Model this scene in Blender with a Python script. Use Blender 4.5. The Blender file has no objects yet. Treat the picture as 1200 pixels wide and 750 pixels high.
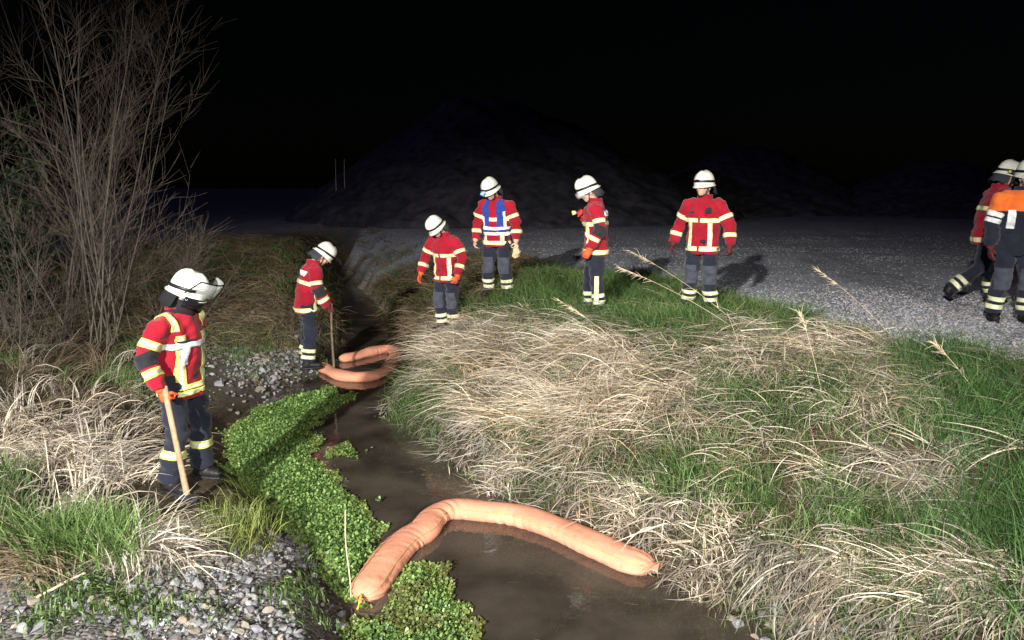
import bpy, bmesh, math, random
import numpy as np
from mathutils import Vector, Matrix
from mathutils.bvhtree import BVHTree

random.seed(7)
rng = np.random.default_rng(11)
scene = bpy.context.scene
col = scene.collection

# ------------------------------------------------------------------ camera
FPX, HOR, CAMZ = 857.0, 218.0, 1.6           # focal length in photo pixels, eye-level row, eye height over the gravel plain
PITCH = math.atan((375.0 - HOR) / FPX)
cam = bpy.data.objects.new('camera', bpy.data.cameras.new('camera'))
col.objects.link(cam)
cam.location = (0, 0, CAMZ)
cam.rotation_euler = (math.pi / 2 - PITCH, 0, 0)
cam.data.sensor_width = 36.0
cam.data.lens = FPX / 1200.0 * 36.0
cam.data.clip_end = 1000
scene.camera = cam

# ------------------------------------------------------------------ night sky, faint blue light, exposure
world = bpy.data.worlds.new('World'); scene.world = world; world.use_nodes = True
wn = world.node_tree
sky = wn.nodes.new('ShaderNodeTexSky'); sky.sky_type = 'NISHITA'; sky.sun_disc = False
sky.sun_elevation = math.radians(14); sky.sun_rotation = math.radians(-115)
bg = [n for n in wn.nodes if n.type == 'BACKGROUND'][0]
bg.inputs['Strength'].default_value = 0.0002
wn.links.new(sky.outputs['Color'], bg.inputs['Color'])
sun = bpy.data.objects.new('sun', bpy.data.lights.new('sun', 'SUN')); col.objects.link(sun)
sun.data.energy = 0.17; sun.data.angle = math.radians(1.5); sun.data.color = (0.40, 0.36, 1.0)
sun.rotation_euler = Vector((0.90, 0.42, -0.25)).to_track_quat('-Z', 'Y').to_euler()
vs = scene.view_settings
vs.view_transform = 'Standard'; vs.look = 'None'; vs.gamma = 1.0; vs.exposure = 0.0
vs.use_curve_mapping = False
scene.cycles.use_denoising = True
scene.cycles.max_bounces = 8
scene.cycles.transparent_max_bounces = 12

# ------------------------------------------------------------------ helpers: pixels and noise
cP, sP = math.cos(PITCH), math.sin(PITCH)
def ray(px, py):
    u = (px - 600.0) / FPX; v = (375.0 - py) / FPX
    return np.array([u, cP + v * sP, -sP + v * cP])
def W(px, py, z):
    d = ray(px, py); t = (z - CAMZ) / d[2]
    return np.array([d[0] * t, d[1] * t])
def project(X, Y, Z):
    dz = Z - CAMZ
    w = np.maximum(Y * cP - dz * sP, 0.05); v = Y * sP + dz * cP
    return 600 + FPX * X / w, 375 - FPX * v / w
def smooth(u):
    u = np.clip(u, 0, 1); return u * u * (3 - 2 * u)
def vnoise(x, y, seed=0):
    xi = np.floor(x).astype(np.int64); yi = np.floor(y).astype(np.int64)
    xf = x - xi; yf = y - yi
    def h(a, b):
        n = (a * 374761393 + b * 668265263 + seed * 974634777) & 0x7fffffff
        n = ((n ^ (n >> 13)) * 1274126177) & 0x7fffffff
        return ((n ^ (n >> 16)) & 0xffff) / 65535.0
    u = xf * xf * (3 - 2 * xf); v = yf * yf * (3 - 2 * yf)
    return (h(xi, yi) * (1 - u) + h(xi + 1, yi) * u) * (1 - v) + (h(xi, yi + 1) * (1 - u) + h(xi + 1, yi + 1) * u) * v
def fbm(x, y, seed=0, o=3):
    s = 0; a = 0.5; t = 0
    for k in range(o):
        s = s + a * vnoise(x * 2 ** k, y * 2 ** k, seed + k); t += a; a *= .5
    return s / t

# ------------------------------------------------------------------ helpers: objects and materials
def tag(o, label=None, cat=None, group=None, kind=None):
    if label: o['label'] = label
    if cat: o['category'] = cat
    if group: o['group'] = group
    if kind: o['kind'] = kind
    return o
def link(name, me, mat=None, parent=None):
    o = bpy.data.objects.new(name, me); col.objects.link(o)
    if parent: o.parent = parent
    if mat is not None and me is not None:
        me.materials.clear(); me.materials.append(mat)
    return o
def empty(name, loc, rz=0.0, s=1.0):
    o = bpy.data.objects.new(name, None); col.objects.link(o)
    o.empty_display_size = 0.2
    o.location = loc; o.rotation_euler = (0, 0, rz); o.scale = (s, s, s)
    return o
def mesh_np(name, V, F, smooth_shade=True, colr=None):
    """V (n,3), F (m,k) equal-sized faces."""
    V = np.asarray(V, np.float32); F = np.asarray(F, np.int32)
    me = bpy.data.meshes.new(name)
    me.vertices.add(len(V)); me.vertices.foreach_set('co', V.ravel())
    k = F.shape[1]
    me.loops.add(F.size); me.loops.foreach_set('vertex_index', F.ravel())
    me.polygons.add(len(F))
    me.polygons.foreach_set('loop_start', np.arange(0, F.size, k, dtype=np.int32))
    me.polygons.foreach_set('loop_total', np.full(len(F), k, np.int32))
    me.polygons.foreach_set('use_smooth', np.full(len(F), smooth_shade, bool))
    if colr is not None:
        a = me.color_attributes.new('Col', 'FLOAT_COLOR', 'POINT')
        c = np.ones((len(V), 4), np.float32); c[:, :3] = colr
        a.data.foreach_set('color', c.ravel())
    me.update(calc_edges=True)
    return me

def nmat(name):
    m = bpy.data.materials.new(name); m.use_nodes = True
    nt = m.node_tree; b = nt.nodes['Principled BSDF']
    return m, nt, b
def mat(name, c, rough=.7, var=.15, scale=12., bump=.0, bscale=60., spec=.3, metal=0., sheen=0.):
    m, nt, b = nmat(name)
    tc = nt.nodes.new('ShaderNodeTexCoord')
    n = nt.nodes.new('ShaderNodeTexNoise'); n.inputs['Scale'].default_value = scale; n.inputs['Detail'].default_value = 5
    nt.links.new(tc.outputs['Object'], n.inputs['Vector'])
    r = nt.nodes.new('ShaderNodeValToRGB')
    r.color_ramp.elements[0].position = .3; r.color_ramp.elements[1].position = .7
    r.color_ramp.elements[0].color = tuple(x * (1 - var) for x in c) + (1,)
    r.color_ramp.elements[1].color = tuple(min(1, x * (1 + var)) for x in c) + (1,)
    nt.links.new(n.outputs['Fac'], r.inputs['Fac']); nt.links.new(r.outputs['Color'], b.inputs['Base Color'])
    b.inputs['Roughness'].default_value = rough; b.inputs['Metallic'].default_value = metal
    b.inputs['Specular IOR Level'].default_value = spec
    if sheen: b.inputs['Sheen Weight'].default_value = sheen
    if bump:
        n2 = nt.nodes.new('ShaderNodeTexNoise'); n2.inputs['Scale'].default_value = bscale; n2.inputs['Detail'].default_value = 6
        nt.links.new(tc.outputs['Object'], n2.inputs['Vector'])
        bp = nt.nodes.new('ShaderNodeBump'); bp.inputs['Strength'].default_value = bump; bp.inputs['Distance'].default_value = .02
        nt.links.new(n2.outputs['Fac'], bp.inputs['Height']); nt.links.new(bp.outputs['Normal'], b.inputs['Normal'])
    return m
def colmat(name, rough=.7, trans=0., spec=.25, noise=0., nscale=30.):
    m, nt, b = nmat(name)
    a = nt.nodes.new('ShaderNodeAttribute'); a.attribute_name = 'Col'
    src = a.outputs['Color']
    if noise:
        tc = nt.nodes.new('ShaderNodeTexCoord')
        n = nt.nodes.new('ShaderNodeTexNoise'); n.inputs['Scale'].default_value = nscale; n.inputs['Detail'].default_value = 6
        nt.links.new(tc.outputs['Object'], n.inputs['Vector'])
        mr = nt.nodes.new('ShaderNodeMapRange'); mr.inputs['To Min'].default_value = 1 - noise; mr.inputs['To Max'].default_value = 1 + noise
        mr.inputs['From Min'].default_value = .3; mr.inputs['From Max'].default_value = .7
        nt.links.new(n.outputs['Fac'], mr.inputs['Value'])
        mx = nt.nodes.new('ShaderNodeVectorMath'); mx.operation = 'SCALE'
        nt.links.new(src, mx.inputs[0]); nt.links.new(mr.outputs['Result'], mx.inputs['Scale'])
        src = mx.outputs['Vector']
    nt.links.new(src, b.inputs['Base Color'])
    b.inputs['Roughness'].default_value = rough; b.inputs['Specular IOR Level'].default_value = spec
    if trans:
        t = nt.nodes.new('ShaderNodeBsdfTranslucent'); nt.links.new(src, t.inputs['Color'])
        mix = nt.nodes.new('ShaderNodeMixShader'); mix.inputs['Fac'].default_value = trans
        out = [n for n in nt.nodes if n.type == 'OUTPUT_MATERIAL'][0]
        nt.links.new(b.outputs[0], mix.inputs[1]); nt.links.new(t.outputs[0], mix.inputs[2]); nt.links.new(mix.outputs[0], out.inputs['Surface'])
    return m

# ------------------------------------------------------------------ terrain
WZ = -1.20                                   # water level (the gravel plain is 0)
RS = [W(x, y, WZ) for x, y in ((408, 322), (440, 352), (474, 395), (478, 436), (456, 484), (500, 516), (545, 552), (590, 583), (660, 612), (728, 643), (800, 688), (880, 722), (975, 765))]
LS = [W(x, y, WZ) for x, y in ((404, 322), (398, 352), (398, 395), (385, 432), (332, 456), (268, 500), (262, 545), (302, 580), (345, 622), (385, 680), (408, 722), (418, 765))]
RS = RS + [np.array([1.9, 3.2]), np.array([2.2, 1.0]), np.array([2.2, -6.0])]
LS = LS + [np.array([-0.8, 3.2]), np.array([-0.6, 1.0]), np.array([-0.6, -6.0])]
RS = np.array(RS); LS = np.array(LS)
POLY = np.vstack([LS, RS[::-1]])
def dpoly(X, Y, P):
    best = np.full(X.shape, 1e9)
    for a, b in zip(P[:-1], P[1:]):
        ab = b - a
        t = np.clip(((X - a[0]) * ab[0] + (Y - a[1]) * ab[1]) / (ab @ ab + 1e-9), 0, 1)
        best = np.minimum(best, np.hypot(X - a[0] - t * ab[0], Y - a[1] - t * ab[1]))
    return best
def inside(X, Y, P):
    r = np.zeros(X.shape, bool)
    for a, b in zip(P, np.roll(P, -1, 0)):
        c = ((a[1] > Y) != (b[1] > Y))
        r ^= c & (X < (b[0] - a[0]) * (Y - a[1]) / (b[1] - a[1] + 1e-12) + a[0])
    return r
GB = np.array([W(x, y, 0.0) for x, y in ((600, 298), (740, 322), (850, 350), (960, 382), (1060, 408), (1140, 428), (1230, 446))])
def gravel_right(X, Y):
    yb = np.interp(X, GB[:, 0], GB[:, 1])
    yb = np.where(X < GB[0, 0], GB[0, 1] + (GB[0, 0] - X) * .6, yb)
    return smooth((Y - yb + (fbm(X * 1.1, Y * 1.1, 5) - .5) * 1.3 + .2) / .55)
P1XY = W(222, 566, -0.88)
def height(X, Y):
    dR = dpoly(X, Y, RS); dL = dpoly(X, Y, LS); ins = inside(X, Y, POLY)
    d = np.minimum(dR, dL)
    bed = WZ - .05 - .17 * smooth(d / .55) + .03 * (fbm(X * 2, Y * 2, 3) - .5)
    right = WZ + .33 * smooth(d / .35 + .15) + .87 * smooth((d + .1) / 2.6)
    left = WZ + .27 * smooth(d / .45 + .1) + .06 * smooth(d / 1.2) + .35 * smooth((d - .8) / 4.0) + (1.0 - .25 * smooth((d - .8) / 4)) * smooth((Y - 11.0) / 4.2) * smooth(d / 1.3)
    z = left + (right - left) * smooth(.5 + (dL - dR) / 1.6)
    n = (fbm(X * .9, Y * .9, 21) - .5) * .22 + (fbm(X * 3.1, Y * 3.1, 8) - .5) * .08
    z = z + n * smooth(d / 1.2) * (1 - .8 * gravel_right(X, Y) * (dR < dL))
    z = z + .42 * np.exp(-(((X + .2) / .75) ** 2 + ((Y - 11.5) / .85) ** 2))
    z = np.where(ins, bed, z)
    # embankment on which the photographer stands
    k = smooth((3.0 - Y) / 1.5)
    z = z * (1 - k) + k * 0.0
    far = smooth((np.hypot(X, Y) - 26) / 60)
    return z * (1 - far)
def graded(a, b, st, lo, hi, g=1.16):
    c = list(np.arange(a, b + 1e-6, st)); s = st
    l = []; x = a
    while x > lo: s *= g; x -= s; l.append(x)
    s = st; h = []; x = c[-1]
    while x < hi: s *= g; x += s; h.append(x)
    return np.array(l[::-1] + c + h)
GX = graded(-7.0, 8.0, .06, -260, 260); GY = graded(2.6, 13.0, .06, -60, 420)
MX, MY = np.meshgrid(GX, GY)
MZ = height(MX, MY)
def H(X, Y):
    X = np.asarray(X, float); Y = np.asarray(Y, float)
    i = np.clip(np.searchsorted(GX, X) - 1, 0, len(GX) - 2); j = np.clip(np.searchsorted(GY, Y) - 1, 0, len(GY) - 2)
    u = np.clip((X - GX[i]) / (GX[i + 1] - GX[i]), 0, 1); v = np.clip((Y - GY[j]) / (GY[j + 1] - GY[j]), 0, 1)
    return (MZ[j, i] * (1 - u) + MZ[j, i + 1] * u) * (1 - v) + (MZ[j + 1, i] * (1 - u) + MZ[j + 1, i + 1] * u) * v
def hit(px, py):
    d = ray(px, py); t = np.linspace(2.5, 40, 6000)
    X, Y, Z = d[0] * t, d[1] * t, CAMZ + d[2] * t
    k = np.argmax(Z <= np.maximum(H(X, Y), WZ - .02)); return np.array([X[k], Y[k], Z[k]])

nx, ny = len(GX), len(GY)
V = np.stack([MX, MY, MZ], -1).reshape(-1, 3)
ii = np.arange(nx * ny).reshape(ny, nx)
F = np.stack([ii[:-1, :-1], ii[:-1, 1:], ii[1:, 1:], ii[1:, :-1]], -1).reshape(-1, 4)
gX, gY = V[:, 0], V[:, 1]
dRg = dpoly(gX, gY, RS); dLg = dpoly(gX, gY, LS); insg = inside(gX, gY, POLY); rightside = dRg < dLg
nz1 = fbm(gX * 1.7, gY * 1.7, 31)[:, None]; nz2 = fbm(gX * 7, gY * 7, 41)[:, None]
def mixc(a, b, t): return np.asarray(a) * (1 - t) + np.asarray(b) * t
soil = mixc((.035, .027, .016), (.075, .058, .034), nz2)
GC = soil.copy()
gr = np.where(rightside, gravel_right(gX, gY), 0)
gpx, gpy = project(gX, gY, V[:, 2])
lg = np.where(~rightside & ~insg, np.maximum(smooth((gpy - 615 + gpx * -.02) / 40) * (gpy < 900), np.exp(-(((gpx - 330) / 75) ** 2 + ((gpy - 425) / 42) ** 2)) * 1.3), 0)
lg = np.clip(lg + smooth((gY - 13.5) / 4) * (gX < 0) * .9 * (~insg) * smooth((np.minimum(dRg, dLg) - 1.2) / 2), 0, 1)
gmask = np.clip(np.maximum(gr, lg), 0, 1)
gmask[gY < 2.8] = .6
GC = mixc(GC, np.where((gX < 0)[:, None] & (gY < 12)[:, None], mixc((.06, .055, .05), (.16, .15, .14), nz2), mixc((.20, .21, .235), (.38, .39, .42), nz1)), gmask[:, None])
wetm = smooth(1 - np.minimum(dRg, dLg) / .35) * (~insg)
GC = mixc(GC, (.04, .03, .02), (wetm * .8)[:, None])
bedc = mixc((.10, .075, .05), (.46, .36, .27), np.clip((fbm(gX * 1.3 + 7, gY * 1.3, 51, 5)[:, None] - .3) * 2.4, 0, 1))
bedc = bedc * np.where(fbm(gX * 3.3, gY * 3.3, 57, 4)[:, None] > .62, .55, 1.)
GC = np.where(insg[:, None], bedc * (.7 + .6 * nz2), GC)
gme = mesh_np('ground', V, F, True, GC)
am = gme.attributes.new('gravel', 'FLOAT', 'POINT'); am.data.foreach_set('value', gmask.astype(np.float32))

def ground_mat():
    m, nt, b = nmat('earth_and_gravel')
    N = nt.nodes.new; L = nt.links.new
    a = N('ShaderNodeAttribute'); a.attribute_name = 'Col'
    g = N('ShaderNodeAttribute'); g.attribute_name = 'gravel'
    tc = N('ShaderNodeTexCoord')
    vo = N('ShaderNodeTexVoronoi'); vo.inputs['Scale'].default_value = 38; vo.inputs['Randomness'].default_value = 1
    L(tc.outputs['Object'], vo.inputs['Vector'])
    hs = N('ShaderNodeSeparateColor'); L(vo.outputs['Color'], hs.inputs[0])
    mr = N('ShaderNodeMapRange'); mr.inputs['To Min'].default_value = .45; mr.inputs['To Max'].default_value = 1.7
    L(hs.outputs['Red'], mr.inputs['Value'])
    no = N('ShaderNodeTexNoise'); no.inputs['Scale'].default_value = 40; no.inputs['Detail'].default_value = 8
    L(tc.outputs['Object'], no.inputs['Vector'])
    m2 = N('ShaderNodeMapRange'); m2.inputs['To Min'].default_value = .45; m2.inputs['To Max'].default_value = 1.6
    m2.inputs['From Min'].default_value = .25; m2.inputs['From Max'].default_value = .75
    L(no.outputs['Fac'], m2.inputs['Value'])
    mx = N('ShaderNodeMix'); L(g.outputs['Fac'], mx.inputs['Factor']); L(m2.outputs[0], mx.inputs['A']); L(mr.outputs[0], mx.inputs['B'])
    sc = N('ShaderNodeVectorMath'); sc.operation = 'SCALE'; L(a.outputs['Color'], sc.inputs[0]); L(mx.outputs['Result'], sc.inputs['Scale'])
    L(sc.outputs['Vector'], b.inputs['Base Color'])
    b.inputs['Roughness'].default_value = .9; b.inputs['Specular IOR Level'].default_value = .2
    hm = N('ShaderNodeMix'); L(g.outputs['Fac'], hm.inputs['Factor']); L(no.outputs['Fac'], hm.inputs['A'])
    inv = N('ShaderNodeMath'); inv.operation = 'SUBTRACT'; inv.inputs[0].default_value = .6; L(vo.outputs['Distance'], inv.inputs[1])
    L(inv.outputs[0], hm.inputs['B'])
    bp = N('ShaderNodeBump'); bp.inputs['Strength'].default_value = .8; bp.inputs['Distance'].default_value = .015
    L(hm.outputs['Result'], bp.inputs['Height']); L(bp.outputs['Normal'], b.inputs['Normal'])
    return m
M_ground = ground_mat()
ground = tag(link('ground', gme, M_ground), 'gravel plain and grassy stream banks', None, kind='structure')

# water surface
def water_mat():
    m, nt, b = nmat('muddy_water'); nt.nodes.remove(b)
    N = nt.nodes.new; L = nt.links.new
    out = [n for n in nt.nodes if n.type == 'OUTPUT_MATERIAL'][0]
    tr = N('ShaderNodeBsdfTransparent'); tr.inputs['Color'].default_value = (.80, .70, .60, 1)
    gl = N('ShaderNodeBsdfGlossy'); gl.inputs['Roughness'].default_value = .03
    di = N('ShaderNodeBsdfDiffuse'); di.inputs['Color'].default_value = (.25, .20, .155, 1)
    tc = N('ShaderNodeTexCoord')
    n1 = N('ShaderNodeTexNoise'); n1.inputs['Scale'].default_value = 1.6; n1.inputs['Detail'].default_value = 5; n1.inputs['Distortion'].default_value = .2
    L(tc.outputs['Object'], n1.inputs['Vector'])
    mr = N('ShaderNodeMapRange'); mr.inputs['From Min'].default_value = .35; mr.inputs['From Max'].default_value = .7
    mr.inputs['To Min'].default_value = .12; mr.inputs['To Max'].default_value = .34; L(n1.outputs['Fac'], mr.inputs['Value'])
    m1 = N('ShaderNodeMixShader'); L(mr.outputs[0], m1.inputs['Fac']); L(tr.outputs[0], m1.inputs[1]); L(di.outputs[0], m1.inputs[2])
    n2 = N('ShaderNodeTexNoise'); n2.inputs['Scale'].default_value = 9; n2.inputs['Detail'].default_value = 3
    L(tc.outputs['Object'], n2.inputs['Vector'])
    bp = N('ShaderNodeBump'); bp.inputs['Strength'].default_value = .10; bp.inputs['Distance'].default_value = .02
    L(n2.outputs['Fac'], bp.inputs['Height']); L(bp.outputs['Normal'], gl.inputs['Normal'])
    fr = N('ShaderNodeFresnel'); fr.inputs['IOR'].default_value = 1.33; L(bp.outputs['Normal'], fr.inputs['Normal'])
    mu = N('ShaderNodeMath'); mu.operation = 'MULTIPLY'; mu.inputs[1].default_value = 1.5; mu.use_clamp = True; L(fr.outputs[0], mu.inputs[0])
    m2 = N('ShaderNodeMixShader'); L(mu.outputs[0], m2.inputs['Fac']); L(m1.outputs[0], m2.inputs[1]); L(gl.outputs[0], m2.inputs[2])
    L(m2.outputs[0], out.inputs['Surface'])
    return m
bm = bmesh.new()
P2 = np.vstack([LS + [-.3, 0], (RS + [.3, 0])[::-1]])
f = bm.faces.new([bm.verts.new((x, y, WZ)) for x, y in P2]); bmesh.ops.triangulate(bm, faces=[f])
wme = bpy.data.meshes.new('stream_water'); bm.to_mesh(wme); bm.free()
tag(link('stream_water', wme, water_mat()), 'shallow muddy stream water', kind='structure')

# dark heaps behind the plain
def heap(name, cx, cy, h, rl, rr, rd, seed, label):
    n = 130
    u = np.linspace(-1.15, 1.15, n); A, B = np.meshgrid(u, u)
    X = np.where(A < 0, A * rl, A * rr); Y = B * rd
    r = np.hypot(A, B)
    Z = h * np.clip(1 - r, -.1, 1) ** 1.0 if False else h * (1 - r) * (1 - .12 * np.exp(-(r / .12) ** 2))
    Z = Z + h * .12 * (fbm(A * 5 + 9, B * 5, seed) - .5) + h * .07 * (fbm(A * 14, B * 14, seed + 4, 4) - .5)
    Z = np.where(r > 1, np.minimum(Z, -.15), Z)
    V = np.stack([X + cx, Y + cy, Z], -1).reshape(-1, 3)
    i = np.arange(n * n).reshape(n, n)
    F = np.stack([i[:-1, :-1], i[:-1, 1:], i[1:, 1:], i[1:, :-1]], -1).reshape(-1, 4)
    o = link(name, mesh_np(name, V, F, True), mat('heap_gravel', (.05, .047, .056), .95, .6, 2.5, 1., 9.))
    tag(o, label, kind='structure')
heap('hill', -1.7, 38, 6.9, 9.5, 13.5, 12, 3, 'tall dark gravel heap')
heap('hill', 14.5, 46, 4.6, 9, 9, 9, 8, 'low dark gravel heap')
heap('hill', 24, 42, 3.4, 8, 10, 8, 12, 'long low gravel heap')

# ------------------------------------------------------------------ floodlight on a stand, behind the photographer's right shoulder
def ring_tube(pts, rad, sides=12, cap=True, ref=None):
    """tube through pts; rad is scalar, list, or list of (rx, ry); returns V,F(list)"""
    pts = [np.asarray(p, float) for p in pts]; n = len(pts)
    V = []; F = []
    t0 = pts[1] - pts[0]; t0 /= np.linalg.norm(t0) + 1e-12
    up = np.array(ref if ref is not None else ([0, 0, 1.] if abs(t0[2]) < .9 else [0, 1., 0]))
    for i, p in enumerate(pts):
        t = pts[min(i + 1, n - 1)] - pts[max(i - 1, 0)]; t /= np.linalg.norm(t) + 1e-12
        a = np.cross(up, t); a /= np.linalg.norm(a) + 1e-12
        b = np.cross(t, a)
        if ref is None: up = b
        r = rad if np.isscalar(rad) else rad[i]
        rx, ry = (r, r) if np.isscalar(r) else r
        for k in range(sides):
            w = 2 * math.pi * k / sides
            V.append(p + a * math.cos(w) * rx + b * math.sin(w) * ry)
    for i in range(n - 1):
        for k in range(sides):
            k2 = (k + 1) % sides
            F.append((i * sides + k, i * sides + k2, (i + 1) * sides + k2, (i + 1) * sides + k))
    if cap:
        F.append(tuple(range(sides))[::-1]); F.append(tuple((n - 1) * sides + k for k in range(sides)))
    return V, F
def ellipsoid(c, r, R=None, u=14, v=10):
    V = []; F = []
    c = np.asarray(c, float)
    def put(p):
        p = np.array(p) * r
        if R is not None: p = R @ p
        V.append(c + p)
    put((0, 0, 1))
    for j in range(1, v):
        th = math.pi * j / v
        for k in range(u):
            w = 2 * math.pi * k / u
            put((math.sin(th) * math.cos(w), math.sin(th) * math.sin(w), math.cos(th)))
    put((0, 0, -1))
    last = len(V) - 1
    for k in range(u):
        F.append((0, 1 + k, 1 + (k + 1) % u)); F.append((last, 1 + (v - 2) * u + (k + 1) % u, 1 + (v - 2) * u + k))
    for j in range(v - 2):
        for k in range(u):
            k2 = (k + 1) % u
            F.append((1 + j * u + k, 1 + (j + 1) * u + k, 1 + (j + 1) * u + k2, 1 + j * u + k2))
    return V, F
def boxp(c, s, R=None):
    c = np.asarray(c, float); s = np.asarray(s, float) / 2
    V = [];
    for x in (-1, 1):
        for y in (-1, 1):
            for z in (-1, 1):
                p = np.array([x, y, z]) * s
                V.append(c + (R @ p if R is not None else p))
    F = [(0, 1, 3, 2), (4, 6, 7, 5), (0, 4, 5, 1), (2, 3, 7, 6), (0, 2, 6, 4), (1, 5, 7, 3)]
    return V, F
def join(prims):
    V = []; F = []
    for v, f in prims:
        o = len(V); V.extend(v); F.extend(tuple(i + o for i in q) for q in f)
    return V, F
def pmesh(name, prims, sm=True):
    V, F = join(prims)
    me = bpy.data.meshes.new(name); me.from_pydata([tuple(v) for v in V], [], F)
    me.polygons.foreach_set('use_smooth', np.full(len(me.polygons), sm, bool)); me.update()
    return me
def rx(a): c, s = math.cos(a), math.sin(a); return np.array([[1, 0, 0], [0, c, -s], [0, s, c]])
def ry(a): c, s = math.cos(a), math.sin(a); return np.array([[c, 0, s], [0, 1, 0], [-s, 0, c]])
def rz(a): c, s = math.cos(a), math.sin(a); return np.array([[c, -s, 0], [s, c, 0], [0, 0, 1]])

def floodlight(LAMP, aimp, power, label):
    LAMP = np.array(LAMP)
    metal = mat('stand_metal', (.06, .06, .065), .45, .1, metal=.6); glass = mat('lamp_glass', (.8, .8, .78), .2, .02)
    gz = float(H(LAMP[0], LAMP[1]))
    t = empty('floodlight_stand', (LAMP[0], LAMP[1], gz))
    h = LAMP[2] - gz
    link('mast', pmesh('mast', [ring_tube([(0, 0, .35), (0, 0, h - .12)], [.03, .02])]), metal, t)
    for k in range(3):
        a = 2.1 * k + .4
        link('leg', pmesh('leg', [ring_tube([(0, 0, 1.1), (.8 * math.cos(a), .8 * math.sin(a), 0)], .016)]), metal, t)
    aim = np.array(aimp) - LAMP; aim /= np.linalg.norm(aim)
    q = Vector(aim).to_track_quat('-Z', 'Y'); R = np.array(q.to_matrix())
    hd = link('lamp_head', pmesh('lamp_head', [boxp(R @ np.array([0, 0, .09]) + [0, 0, h], (.78, .6, .1), R), boxp([0, 0, h - .1], (.06, .06, .2))], False), metal, t)
    link('lens', pmesh('lens', [boxp(R @ np.array([0, 0, .037]) + [0, 0, h], (.72, .54, .004), R)], False), glass, hd)
    li = bpy.data.lights.new('floodlight_beam', 'SPOT')
    li.energy = power; li.spot_size = math.radians(62); li.spot_blend = .95; li.shadow_soft_size = .2; li.color = (1.0, .97, .925)
    lo = bpy.data.objects.new('floodlight_beam', li); col.objects.link(lo); lo.parent = t
    lo.location = (0, 0, h); lo.rotation_euler = q.to_euler(); lo.scale = (1.16, .62, 1.0)   # wide flat beam
    tag(t, label, 'floodlight')
floodlight((-5.2, -8.4, 5.8), (-.5, 8.4, -1.0), 33000, 'bright floodlight on a tripod stand on the embankment, left of the stream')
floodlight((4.6, -9.0, 6.0), (-.9, 8.0, -1.0), 12500, 'weaker floodlight on a tripod stand on the embankment, right of the stream')
# ------------------------------------------------------------------ grass
M_straw = colmat('dry_straw', .75, .25, .3)
M_green = colmat('green_blades', .6, .35, .35)
def ribbons(root, az, th0, th1, L, w, c, seg=5, pw=1.0, clamp=True, wid=None, taper=2.2, sink=.0):
    n = len(root); t = np.linspace(0, 1, seg + 1)
    th = th0[:, None] + (th1 - th0)[:, None] * t[None] ** pw
    ds = (L / seg)[:, None]
    hx = np.cumsum(np.sin(th) * ds, 1) - np.sin(th[:, :1]) * ds; hz = np.cumsum(np.cos(th) * ds, 1) - np.cos(th[:, :1]) * ds
    ca, sa = np.cos(az)[:, None], np.sin(az)[:, None]
    bend = rng.normal(0, .22, (n, 1)) * t[None] ** 2 * L[:, None]
    X = root[:, 0:1] + hx * ca - bend * sa; Y = root[:, 1:2] + hx * sa + bend * ca; Z = root[:, 2:3] + hz - sink
    if clamp:
        fl = np.maximum(H(X, Y), WZ) + .012 + rng.uniform(0, .05, (n, 1))
        Z = np.where(t[None] > .15, np.maximum(Z, fl), Z)
    tw = rng.uniform(-.9, .9, n) if wid is None else np.full(n, wid)
    wx, wy, wz = -np.sin(az) * np.cos(tw), np.cos(az) * np.cos(tw), np.sin(tw)
    ww = (w[:, None] * (1 - .92 * t[None] ** taper)) * .5
    P = np.stack([X, Y, Z], -1); D = np.stack([wx, wy, wz], -1)[:, None, :] * ww[..., None]
    V = np.stack([P - D, P + D], 2).reshape(-1, 3)
    b = (np.arange(n) * (seg + 1) * 2)[:, None] + (np.arange(seg) * 2)[None]
    b = b.reshape(-1, 1)
    F = b + np.array([[0, 1, 3, 2]])
    C = np.repeat(c, (seg + 1) * 2, 0)
    return V, F, C
class Acc:
    def __init__(s): s.V = []; s.F = []; s.C = []; s.n = 0
    def add(s, vfc):
        v, f, c = vfc; s.V.append(v); s.F.append(f + s.n); s.C.append(c); s.n += len(v)
    def build(s, name, m, sm=True, parent=None):
        return link(name, mesh_np(name, np.vstack(s.V), np.vstack(s.F), sm, np.vstack(s.C)), m, parent)
def gauss(px, py, lst):
    s = np.zeros_like(px)
    for cx, cy, a, b, w in lst: s = np.maximum(s, w * np.exp(-(((px - cx) / a) ** 2 + ((py - cy) / b) ** 2)))
    return s
DRY = [(620, 425, 130, 62, 1.3), (520, 395, 55, 30, 1.2), (700, 480, 150, 50, 1.2), (970, 415, 90, 26, 1.1), (860, 410, 70, 40, .9), (1060, 560, 80, 40, .9),
       (835, 650, 48, 60, 1.1), (965, 665, 80, 34, .8), (1130, 695, 75, 36, .9), (650, 560, 80, 38, 1.0), (735, 600, 60, 28, .9), (900, 545, 70, 34, .6), (1185, 435, 40, 16, 1.), (780, 365, 50, 14, .9), (1010, 470, 90, 26, .7)]
GRN = [(485, 470, 42, 32, 1.2), (600, 345, 75, 20, 1.2), (700, 372, 80, 20, 1.0), (830, 392, 50, 16, .9), (945, 505, 90, 34, 1.0), (1140, 470, 62, 60, 1.4), (1185, 600, 48, 60, 1.3), (870, 470, 50, 20, .7),
       (800, 560, 60, 36, .8), (690, 540, 40, 24, .6), (1040, 640, 40, 26, .8), (905, 700, 30, 30, 1.3), (1010, 728, 46, 16, 1.2), (1085, 640, 46, 26, 1.2), (860, 610, 30, 20, .8), (1000, 600, 40, 20, .7), (560, 455, 40, 20, .5), (600, 500, 30, 20, .4), (930, 385, 40, 12, .8), (640, 585, 60, 22, .7), (780, 505, 50, 22, .55)]
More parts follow.
